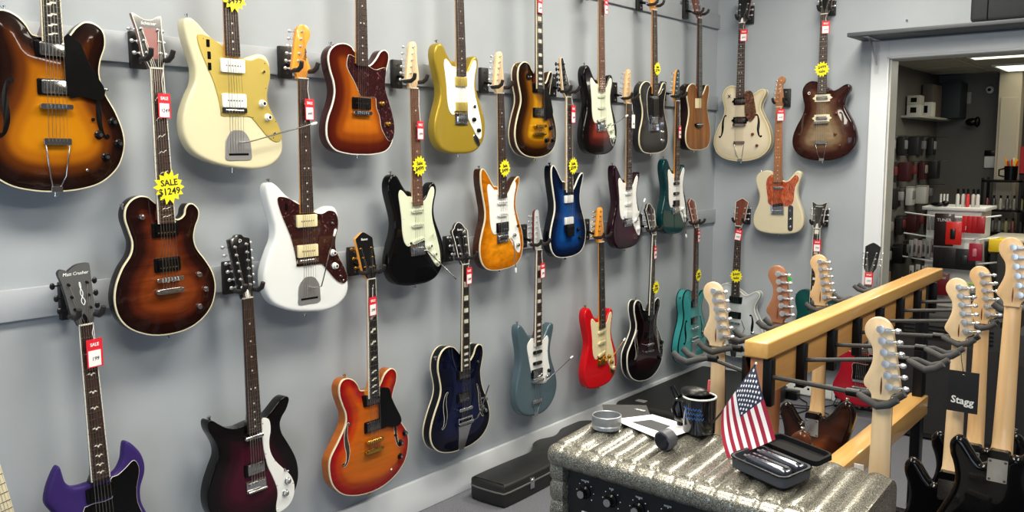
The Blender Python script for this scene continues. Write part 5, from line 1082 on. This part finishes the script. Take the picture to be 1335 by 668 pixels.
hang('white offset guitar with tortoise pickguard and cream pickups', 'offset', flat('arctic_white', (236, 240, 240)), **reg('whiteJM', (XF, 2.023, 1.842), 'L', 0), hl='black hanger holding the amber headstock of the white offset guitar',
     neck=MAPLEAMB, head='strat', logo=('Squier', .016, .016, .085, R(82)), logo_col=BLACK, guard='offset', guard_mat=TORT, pickups=[('soap', -.503, 0, CREAM), ('soap', -.612, 0, CREAM)], bridge='jm', extras=[('jmplate', -.760, .005, (.092, -.560, .045), SATIN), ('slide', -.085, -.45)],
     knobs=[('hat', .118, -.630, WHITE), ('hat', .126, -.680, WHITE), ('small', .122, -.520, CHROME), ('small', .155, -.722, CHROME), ('screw', .165, -.74, CHROME)], heel=.47)
hang('glossy black double cutaway guitar with mint pickguard', 'strat', blackP, **reg('blkstrat', (XF, 2.578, 1.838), 'L', 1.2), hl='black hanger holding the maple headstock of the glossy black guitar',
     neck=MAPLEPALE, board=ROSEL, head='slim', guard='strat', guard_mat=MINT, pickups=[('single', -.492, 0, MINT), ('single', -.552, 0, MINT), ('single', -.616, 12, MINT)], extras=[('arm', (.135, -.135), CHROME)], knobs=[('hat', .068, -.645, MINT), ('hat', .095, -.682, MINT), ('hat', .113, -.720, MINT), ('blade', .088, -.600, MINT)], heel=.45)
hang('amber quilted double cutaway guitar with white pickguard and cream edge', 'superstrat', BURST('amber_quilt', (172, 96, 12), (206, 124, 18), (222, 140, 24), (226, 146, 28), figure='quilt', amt=.26, side=(66, 36, 22)), **reg('amber', (XF, 3.128, 1.846), 'L', 1.5), hl='black hanger holding the pale headstock of the amber guitar', r=.003, binding=IVORY,
     neck=MAPLEPALE, board=ROSE, head='slim', guard='strat', guard_mat=WHITE, pickups=[('single', -.492, 0, WHITE), ('single', -.548, 0, WHITE), ('humb', -.606, 0, DCHROME)], extras=[('arm', (.012, -.150))], knobs=[('dome', .082, -.650, CHROME), ('dome', .108, -.700, CHROME), ('blade', .105, -.610, BLACK)], heel=.45)
hang('deep blue double cutaway guitar with white edge binding and white pickups', 'superstrat', BURST('blue_burst', (7, 9, 16), (10, 24, 54), (14, 54, 112), (16, 74, 146), (18, 80, 152), span=.13, figure='grain', amt=.08), **reg('blue', (XF, 3.664, 1.854), 'L', 1.4), hl='black hanger holding the pointed black headstock of the blue guitar', r=.002, binding=BONE,
     neck=MAPLE, board=ROSE, board_bind=BONE, head='spike', head_mat=BLKH, head_bind=BONE, logo=('Jackson', .014, .004, .10, R(82)), logo_col=WHITE, peg_mat=BLKMET, hw=BLKMET, pickups=[('bar', -.507, 0, WHITE), ('bar', -.618, 0, WHITE)], bridge='floyd', knobs=[('dome', .080, -.668, BLACK), ('dome', .095, -.712, BLACK)], heel=.455)
hang('dark burgundy double cutaway guitar with white pickguard', 'superstrat', BURST('burgundy', (34, 10, 22), (52, 13, 30), (58, 15, 34), metal=.2), **reg('burg', (XF, 4.244, 1.847), 'L', 1.3), hl='black hanger holding the pinkish maple headstock of the burgundy guitar',
     neck=MAPLE, board=ROSE, head='slim', guard='strat', guard_mat=WHITE, pickups=[('single', -.492, 0, WHITE), ('single', -.552, 0, WHITE), ('bar', -.612, 0, WHITE)], extras=[('arm', (.075, .100))], knobs=[('hat', .085, -.65, WHITE), ('hat', .108, -.70, WHITE), ('blade', .10, -.605, WHITE)], heel=.45)
hang('dark teal double cutaway guitar with white pickguard and black pickups', 'strat', BURST('dark_teal', (7, 54, 58), (10, 72, 78), metal=.25), **reg('teal', (XF, 4.806, 1.885), 'L', .9), hl='black hanger holding the slim dark headstock of the dark teal guitar',
     neck=MAPLEAMB, board=ROSE, head='slim', head_mat=mat('head_teal', (16, 46, 48), .25, coat=.5), guard='strat', guard_mat=WHITE, pickups=[('single', -.492, 0, BLACK), ('single', -.552, 0, BLACK), ('bar', -.612, 0, BLACK)], extras=[('arm', (.030, -.155))], knobs=[('hat', .085, -.65, WHITE), ('hat', .108, -.70, WHITE)], heel=.45)
# ---------------- low row, left wall
hang('purple double horned guitar with black pickguard and dark headstock', 'sg', BURST('purple_satin', (56, 40, 104), (70, 52, 122), rough=.4, coat=.15), **reg('purple', (XF, 1.208, 1.084), 'L', 2.0), hl='black hanger behind the dark grey headstock of the purple guitar', r=.012, T=.036,
     neck=mat('neck_dark', (30, 26, 28), .4), board=ROSE, board_bind=BONE, inlay='wing', head='notch', head_mat=DGREY, logo=('Matt Crusher', .0135, -.001, .150), logo_col=WHITE, peg='3x3', peg_mat=BLKMET, button_mat=PEARLB, rod=BLACK, guard='sg', guard_mat=BLACK, hw=BLKMET, pickups=[('humb', -.515, 0, BLACK), ('humb', -.612, 0, BLACK)], bridge='tom', extras=[('stop', -.69)], knobs=[('dome', .10, -.66, BLACK), ('dome', .125, -.71, BLACK)], heel=.478)
hang('black and maroon twelve string guitar with curved white pickguard', 'shorthorn', BURST('maroon_burst', (9, 8, 9), (16, 8, 11), (42, 8, 20), (64, 11, 30), (66, 12, 31), span=.14), **reg('dano', (XF, 1.760, 1.090), 'L', 1.0), hl='black hanger behind the black twelve peg headstock', r=.003,
     neck=BLKH, board=ROSE, head='twelve', head_mat=BLKH, peg='6x6', strings=12, rod=WHITE, logo=('D', .016, -.001, .196), logo_col=WHITE, guard='dano', guard_mat=WHITE, pickups=[('lipstick', -.489, 0, CHROME), ('humb', -.603, 0, CHROME)], bridge='dano', extras=[('decal', 'D', .015, .056, -.466, BLACK)],
     knobs=[('hat', .130, -.690, CHROME), ('hat', .118, -.732, CHROME), ('switch', .123, -.648, CHROME)], heel=.455)
hang('cherry sunburst semi-hollow guitar with gold hardware and black pickguard', 'es', finish('cherry_burst', [(0, (176, 96, 34)), (.012, (176, 96, 34)), (.028, (126, 12, 20)), (.12, (150, 22, 20)), (.27, (176, 60, 20)), (.42, (190, 92, 20)), (1, (184, 100, 20))], figure='flame', amt=.12, span=.15), **reg('cherry', (XF, 2.321, 1.092), 'L', .1), hl='black hanger behind the gold pegged black headstock', arch=.014, r=.004, T=.062, binding=IVORY,
     neck=MAPLEAMB, board=EBONY, board_bind=BONE, inlay='slash', head='shield', head_mat=BLKH, logo=('Ibanez', .013, -.001, .155), logo_col=WHITE, peg='3x3', peg_mat=GOLD, hw=GOLD, guard='cherry', guard_mat=BLACK, pickups=[('humb', -.482, 0, DCHROME), ('humb', -.590, 0, DCHROME)], bridge='tom', extras=[('stop', -.690)],
     knobs=[('hat', .152, -.700, BLACK), ('hat', .186, -.670, BLACK), ('hat', .148, -.757, BLACK), ('screw', .100, -.800, BONE), ('small', .122, -.66, BLACK)], fholes=(.130, -.635, 1.1, R(-8), (mat('hole_dark', (38, 28, 18), .8), BONE)), heel=.455)
hang('navy blue hollow body guitar with cream binding and vibrato tailpiece', 'jazzbox', BURST('navy_burst', (5, 7, 16), (7, 12, 34), (11, 19, 54), (13, 23, 60), figure='flame', amt=.12, span=.15), **reg('bluehollow', (XF, 2.875, 1.094), 'L', -.8), hl='black hanger behind the bound black headstock of the navy guitar', arch=.014, r=.003, T=.062, binding=IVORY, back_binding=True,
     neck=BLKH, board=EBONY, board_bind=IVORY, inlay='block', head='crown', head_mat=BLKH, head_bind=BONE, logo=('Ibanez', .013, -.001, .152), logo_col=WHITE, peg='3x3', rod=BLACK, pickups=[('humb', -.491, 0, DCHROME), ('humb', -.596, 0, DCHROME)], bridge='tom', extras=[('bigsby', -.712, (.13, -.56, .04))],
     knobs=[('hat', .125, -.665, DCHROME), ('hat', .160, -.640, DCHROME), ('hat', .150, -.690, DCHROME), ('small', .105, -.455, CHROME)], fholes=(.116, -.635, 1.05, R(-6), (BLACK, BONE)), heel=.45)
hang('blue grey metallic offset guitar with white pickguard and long vibrato arm', 'pelham', BURST('blue_grey', (92, 114, 124), (104, 126, 136), metal=.35, rough=.25), **reg('pelham', (XF, 3.417, 1.110), 'L', -.7), hl='black hanger holding the silver white headstock of the blue grey guitar',
     neck=MAHOG, board=ROSE, board_bind=BONE, inlay='block', head='mocking', head_mat=SILV, guard='pelham', guard_mat=WHITE, pickups=[('single', -.505, 0, BLACK), ('single', -.560, 0, BLACK), ('humb', -.612, 0, CHROME)], bridge='tom', extras=[('trapeze', -.752), ('arm', (.200, .075))], knobs=[('dome', .078, -.640, CHROME), ('dome', .095, -.615, BLACK)], heel=.45)
hang('bright red double cutaway guitar with cream pickguard and gold hardware', 'strat', BURST('bright_red', (204, 16, 26), (212, 20, 28), rough=.15), **reg('red', (XF, 3.975, 1.103), 'L', 2.2), hl='black hanger holding the gold pegged maple headstock of the red guitar',
     neck=MAPLEAMB, board=EBONY, head='slim', peg_mat=GOLD, hw=GOLD, guard='strat', guard_mat=CREAM, pickups=[('single', -.492, 0, CREAM), ('single', -.552, 0, CREAM), ('single', -.616, 12, CREAM)], extras=[('arm', (.130, .075)), ('jack', .105, -.735, 35)], knobs=[('hat', .068, -.645, GOLD), ('hat', .092, -.682, GOLD), ('hat', .112, -.718, CREAM)], heel=.45)
hang('black and wine semi-hollow guitar with double white binding', 'es', BURST('wine_burst', (8, 6, 8), (14, 6, 9), (34, 8, 14), (44, 9, 16), span=.15), **reg('blk335', (XF, 4.538, 1.100), 'L', -2.4), hl='black hanger behind the dark headstock of the black and wine guitar', arch=.014, r=.003, T=.058, binding=BONE, back_binding=True,
     neck=BLKH, board=EBONY, board_bind=BONE, head='crown', head_mat=BLKH, head_bind=BONE, peg='3x3', pickups=[('humb', -.482, 0, BLACK), ('humb', -.590, 0, BLACK)], bridge='tom', extras=[('stop', -.690)], knobs=[('hat', .152, -.690, BLACK), ('hat', .180, -.66, BLACK), ('hat', .140, -.745, BLACK)], fholes=(.130, -.635, 1.1, R(-8), (BLACK, BONE)), heel=.455)
hang('turquoise hollow body guitar in the corner of the lowest row', 'cutaway', BURST('turquoise', (54, 148, 150), (76, 172, 172), rough=.2), **reg('tealh', (XF, 5.081, 1.107), 'L', 1.2), hl='black hanger behind the brown headstock of the turquoise guitar', arch=.010, r=.003, T=.06, binding=BLACK, back_binding=True,
     neck=MAHOG, board=ROSE, head='shield', head_mat=MAHOG, head_bind=BONE, peg='3x3', pickups=[('humb', -.490, 0, DCHROME), ('humb', -.600, 0, DCHROME)], bridge='tom', extras=[('bigsby', -.73)], knobs=[('hat', .13, -.70, CHROME), ('hat', .10, -.77, CHROME), ('small', -.07, -.44, CHROME)], fholes=(.110, -.66, 1.0, R(-8), (BLACK, None)), heel=.45)
# ---------------- back wall
hang('cream hollow body guitar with brown pickguard and black pickups', 'cutaway', BURST('ivory_top', (196, 180, 140), (222, 210, 180), (228, 216, 190), span=.05), **reg('cream', (.231, BY, 2.405), 'B', 0), hl='black hanger at the top of the back wall, left one', arch=.012, r=.003, T=.06, binding=IVORY, back_binding=True,
     neck=MAHOG, board=ROSE, head='shield', head_mat=BLKH, peg='3x3', rod=WHITE, guard='cream', guard_mat=TORTB, pickups=[('p90dog', -.496, 0, BLACK), ('p90dog', -.618, 0, BLACK)], bridge='tom', extras=[('trapeze', -.762), ('decal', 'x', .05, -.080, -.458, BLACK)], knobs=[('dome', .089, -.709, MAHOG), ('dome', .120, -.782, MAHOG)], fholes=(.125, -.655, 1.0, R(-8), (BLACK, None)), heel=.455)
hang('brown and silver burst hollow body guitar with cream pickups', 'cutaway', BURST('silver_brown', (38, 15, 12), (54, 24, 18), (88, 58, 42), (126, 104, 80), (150, 130, 104), figure='quilt', amt=.16, span=.14), **reg('brown', (.758, BY, 2.408), 'B', .5), hl='black hanger at the top of the back wall, right one', arch=.012, r=.006, T=.06,
     neck=MAHOG, board=ROSE, head='shield', head_mat=BLKH, peg='3x3', pickups=[('p90dog', -.500, 0, IVORY), ('p90dog', -.622, 0, IVORY)], bridge='tom', extras=[('trapeze', -.770), ('decal', 'o', .04, -.085, -.463, BONE)], knobs=[('dome', .083, -.719, MAHOG), ('dome', .113, -.790, MAHOG), ('dome', .085, -.595, MAHOG)], fholes=(.125, -.655, .9, R(-8), (mat('hole_brown', (60, 44, 32), .8), None)), heel=.455)
hang('butter cream single cutaway guitar with orange tortoise pickguard', 'tele', flat('butter_cream', (222, 212, 182)), **reg('ctele', (.493, BY, 1.862), 'B', .8), hl='black hanger beside the roasted headstock on the back wall', neck=ROAST, board=ROAST, inlay='dot', head='tele', logo=('Fender', .013, .006, .11, R(84)), logo_col=WHITE, guard='telecream', guard_mat=TORTR,
     pickups=[('telepk', -.508, 0, CHROME), ('single', -.618, 10, BLACK)], bridge='tele', extras=[('plate', .084, -.700, 0, DCHROME)], knobs=[('dome', .084, -.705, CHROME), ('dome', .084, -.755, CHROME), ('blade', .084, -.650, CHROME)], heel=.46)
hang('silver white hollow body guitar with black pickups low on the back wall', 'cutaway', BURST('silver_white', (176, 184, 190), (206, 212, 216), (212, 218, 222), metal=.1, span=.05), **reg('silver', (.245, BY, 1.096), 'B', -1.5), hl='black hanger low on the back wall, left one', arch=.012, r=.003, T=.06, binding=BONE, back_binding=True,
     neck=MAHOG, board=ROSE, head='shield', head_mat=MAHOG, head_bind=BONE, peg='3x3', pickups=[('humb', -.494, 0, BLACK), ('humb', -.597, 0, BLACK)], bridge='tom', extras=[('bigsby', -.72)], knobs=[('hat', .13, -.70, CHROME), ('small', -.095, -.45, BLACK)], fholes=(.125, -.655, 1.0, R(-8), (BLACK, None)), heel=.455)
hang('dark teal hollow body guitar partly behind the wooden rack', 'cutaway', BURST('deep_teal', (14, 70, 68), (24, 92, 88)), **reg('tealb', (.761, BY, 1.106), 'B', 0), hl='black hanger low on the back wall, right one', arch=.012, r=.003, T=.06,
     neck=MAHOG, board=EBONY, board_bind=BONE, inlay='block1', head='bat', head_mat=BLKH, head_bind=BONE, logo=('DAngelico', .011, 0, .138), logo_col=WHITE, peg='3x3', rod=SILV, pickups=[('humb', -.494, 0, CHROME), ('humb', -.60, 0, CHROME)], bridge='tom', extras=[('trapeze', -.76)], knobs=[('hat', .13, -.70, BLACK)], fholes=(.125, -.655, 1.0, R(-8), (BLACK, None)), heel=.455)

# tags and stars
for n, u, v, l, pr, kw in [
    ('LPdark', .012, -.111, 'red and white sale tag on the neck of the dark brown flamed guitar', '1249', dict()),
    ('whiteJM', .014, -.107, 'red sale tag with a yellow dot on the neck of the white offset guitar', '449', dict()),
    ('blkstrat', .014, -.167, 'red sale tag on the neck of the glossy black guitar', '499', dict()),
    ('LPsb', -.005, -.086, 'red sale tag high on the neck of the yellow sunburst guitar', '699', dict()),
    ('sbstrat', .026, -.040, 'red and white tag at the frame top beside the dark red sunburst neck', '549', dict()),
    ('blue', .020, -.083, 'red tag beside the neck of the deep blue guitar', '599', dict(h=.088)),
    ('burg', .022, -.097, 'plain white tag on the neck of the burgundy guitar', '299', dict(red=False)),
    ('teal', .004, -.184, 'pinkish red tag on the neck of the dark teal guitar', '349', dict()),
    ('cream', .020, -.080, 'red tag on the neck of the cream hollow body guitar', '899', dict()),
    ('brown', .016, -.080, 'red tag on the neck of the brown and silver burst guitar', '499', dict()),
    ('ctele', .018, -.050, 'red tag under the nut of the butter cream guitar', '649', dict()),
    ('silver', .006, -.055, 'tilted red tag on the neck of the silver white guitar', '449', dict(rot=10)),
    ('tealb', .010, -.105, 'red tag on the neck of the partly hidden teal guitar', '799', dict()),
    ('tealh', .010, -.055, 'red tag under the nut of the turquoise guitar', '449', dict()),
    ('blk335', .004, -.102, 'red tag on the neck of the black and wine guitar', '399', dict()),
    ('cherry', -.004, -.105, 'red tag lying on the neck of the cherry sunburst guitar', '599', dict()),
    ('bluehollow', .012, -.050, 'red sale tag at the nut of the navy blue guitar', '549', dict()),
    ('pelham', .014, -.100, 'red tag on the neck of the blue grey offset guitar', '399', dict()),
    ('purple', .012, -.084, 'large red sale tag on the neck of the purple guitar', '199', dict(w=.052, h=.084))]:
    price_tag(*P[n], u, v, l, pr, **kw)
for n, u, v, l, a, b_, rd in [
    ('LPdark', .010, -.360, 'large yellow star reading SALE $1249 on the dark brown flamed guitar', 'SALE', '$1249', .052),
    ('creamJM', .006, -.283, 'yellow star cut off by the frame top on the cream offset guitar', 'Sale', '$499', .050),
    ('blkstrat', .002, -.310, 'yellow price star on the neck of the glossy black guitar', 'Sale', '$499', .042),
    ('amber', .002, -.335, 'yellow price star on the neck of the amber quilted guitar', 'Sale', '$499', .040),
    ('blktele', .002, -.326, 'yellow price star on the neck of the dark charcoal guitar', 'Sale', '$799', .038),
    ('blue', .014, -.340, 'yellow price star on the neck of the deep blue guitar', 'Sale', '$599', .042),
    ('brown', .000, -.328, 'yellow price star on the brown and silver burst guitar', '$499', '', .047),
    ('silver', .006, -.330, 'yellow price star on the neck of the silver white guitar', '$449', '', .046),
    ('blk335', .026, -.310, 'yellow price star on the neck of the black and wine guitar', 'Sale', '$399', .040),
    ('tealh', .010, -.305, 'yellow price star on the neck of the turquoise guitar', 'Sale', '$449', .040)]:
    star(*P[n], u, v, l, a, b_ or '$', rd) if b_ else star(*P[n], u, v, l, a, 'sale', rd)

pg_ = [o for o in bpy.data.objects if o.name.startswith('headstock') and not o.name.startswith('headstock_') and o.parent and 'purple' in o.parent.get('label', '')][0]
E_ = OUT['sg'][1]; ta_ = math.tan(R(13)); em = MB()
for sgn in (-1, 1): em.tube([(sgn * .006 * math.sin(t * 1.25) * (1 - t / 9), -(.0120 - (.060 + t * .0095) * ta_ + .0125), .060 + t * .0095 + E_) for t in np.linspace(0, 7, 22)], .0011, 5)
em.build('emblem', WHITE, pg_, smooth=60)

# ---------------- guitars hanging on the rack, backs to the camera
bk = dict(facing='A', back=True, neck=MAPLEPALE, board=ROSE, head='strat', peg='in6', guard='strat', guard_mat=WHITE, pickups=[('single', -.492, 0, WHITE), ('single', -.552, 0, WHITE), ('single', -.616, 12, WHITE)], knobs=[('hat', .07, -.64, WHITE), ('hat', .11, -.70, WHITE)], heel=.42, r=.012)
guitar('guitar seen from behind whose pale maple neck drops behind the silver amplifier', 'strat', blackP, nut=(2.118, 2.062, 1.017), lean=0.3, **bk)
guitar('black guitar seen from behind with the black card tag on its maple neck', 'strat', blackP, nut=(2.108, 2.882, 1.012), lean=.2, **bk)
guitar('black guitar seen from behind, directly behind the one with the card tag', 'strat', blackP, nut=(2.110, 3.20, 1.016), lean=0.0, **{**bk, 'neck': MAPLE})
guitar('black guitar seen from behind at the right frame edge', 'strat', blackP, nut=(2.268, 2.723, 1.156), lean=.6, **{**bk, 'neck': MAPLE})
guitar('guitar seen from behind on the wall side of the rack, nearest maple headstock', 'strat', blackP, nut=(1.564, 2.373, 1.012), lean=-.5, **bk)
guitar('guitar seen from behind with a darker brown headstock and a green sticker', 'strat', finish('walnut_body', [(0, (90, 50, 30)), (1, (120, 70, 44))]), nut=(1.578, 2.80, 1.018), lean=2.6, **{**bk, 'neck': noisy('brown_neck', [(.3, (146, 96, 66)), (.7, (166, 112, 80))], (40, 40, 3), 1.2, rough=.45)})
guitar('sunburst bodied guitar seen from behind on the wall side of the rack, farthest headstock', 'strat', BURST('burst_back', (20, 10, 8), (70, 30, 14), (150, 76, 20), (176, 98, 26)), nut=(1.567, 3.237, 1.014), lean=0.2, **{**bk, 'neck': MAPLE})
tag(MB().lathe((1.603, 2.823, 1.163), (.1, -1, 0), [(0, .008), (.001, .008)], 16).build('round_sticker', mat('sticker_green', (60, 190, 90), .5), smooth=0), 'round green sticker on a tuner of the brown headstock', 'sticker')
cd = tag(empty('card_tag', (2.135, 2.838, .868)), 'black card tag with white lettering hanging on a maple neck', 'tag')
MB().box(-.042, .042, -.0008, .0008, -.062, .062).build('card', mat('card_black', (18, 18, 20), .5), cd, smooth=0)
text('logo', 'Stagg', .030, WHITE, cd, Matrix.Translation((0, -.0012, -.028)) @ Matrix.Rotation(R(90), 4, 'X') @ Matrix.Rotation(R(-4), 4, 'Z'), bold=.0006)
MB().lathe((0, -.0008, .050), (0, -1, 0), [(0, .004), (.001, .003)], 10).build('eyelet', CHROME, cd); MB().tube([(0, -.001, .052), (-.01, .004, .10), (-.012, .004, .14)], .001, 5).build('string', BLACK, cd)

# ---------------- other guitars on the floor
gs = tag(empty('guitar_stand', (1.10, 5.36, 0)), 'low black floor stand holding the red guitar by the door trim', 'guitar stand')
for s in (-1, 1): MB().tube([(0, .06, .30), (s * .13, -.08, .012), (s * .13, -.10, .006)], .008, 8).build('leg', BLACK, gs)
MB().tube([(0, .06, .30), (0, .17, .006)], .008, 8).build('leg', BLACK, gs)
MB().tube([(-.12, -.10, .06), (-.12, .0, .04), (.12, .0, .04), (.12, -.10, .06)], .009, 8).build('cradle', BLACK, gs); MB().tube([(0, .06, .30), (0, .03, .04)], .009, 8).build('post', BLACK, gs)
guitar('red double horned guitar standing on the floor by the door trim', 'sg', BURST('crimson', (150, 16, 34), (176, 22, 42), rough=.2), (1.105, 5.40, .862), 'B', 0.0, pitch=-7, T=.036, neck=MAHOG, board=ROSE, head='shield', head_mat=BLKH, peg='3x3', guard='sg', guard_mat=BLACK, pickups=[('humb', -.515, 0, BLACK), ('humb', -.612, 0, BLACK)], bridge='tom', extras=[('stop', -.69)], knobs=[('dome', .10, -.66, BLACK), ('dome', .125, -.71, BLACK)], heel=.478)
price_tag((1.105, 5.40, .862), 'B', 0, .004, -.03, 'red tag on the black headstock peeking over the wooden rack', '399')
guitar('maple necked guitar leaning at the lower left corner of the frame', 'strat', BURST('tan_body', (190, 150, 90), (206, 170, 110)), (.215, .870, .900), 'L', 9.8, neck=MAPLEPALE, board=noisy('maple_board', [(.3, (226, 214, 178)), (.7, (238, 228, 196))], (40, 40, 3), 1.2, rough=.3), inlay='dot', guard='strat', guard_mat=WHITE, pickups=[('single', -.492, 0, WHITE), ('single', -.552, 0, WHITE), ('single', -.616, 12, WHITE)], knobs=[('hat', .07, -.64, WHITE)], heel=.45)

tag(MB().box(2.052, 2.074, 2.098, 2.1, .72, .84).build('paper_tag', TAGW, smooth=0), 'plain white paper strip hanging beside the nearest maple neck', 'tag')
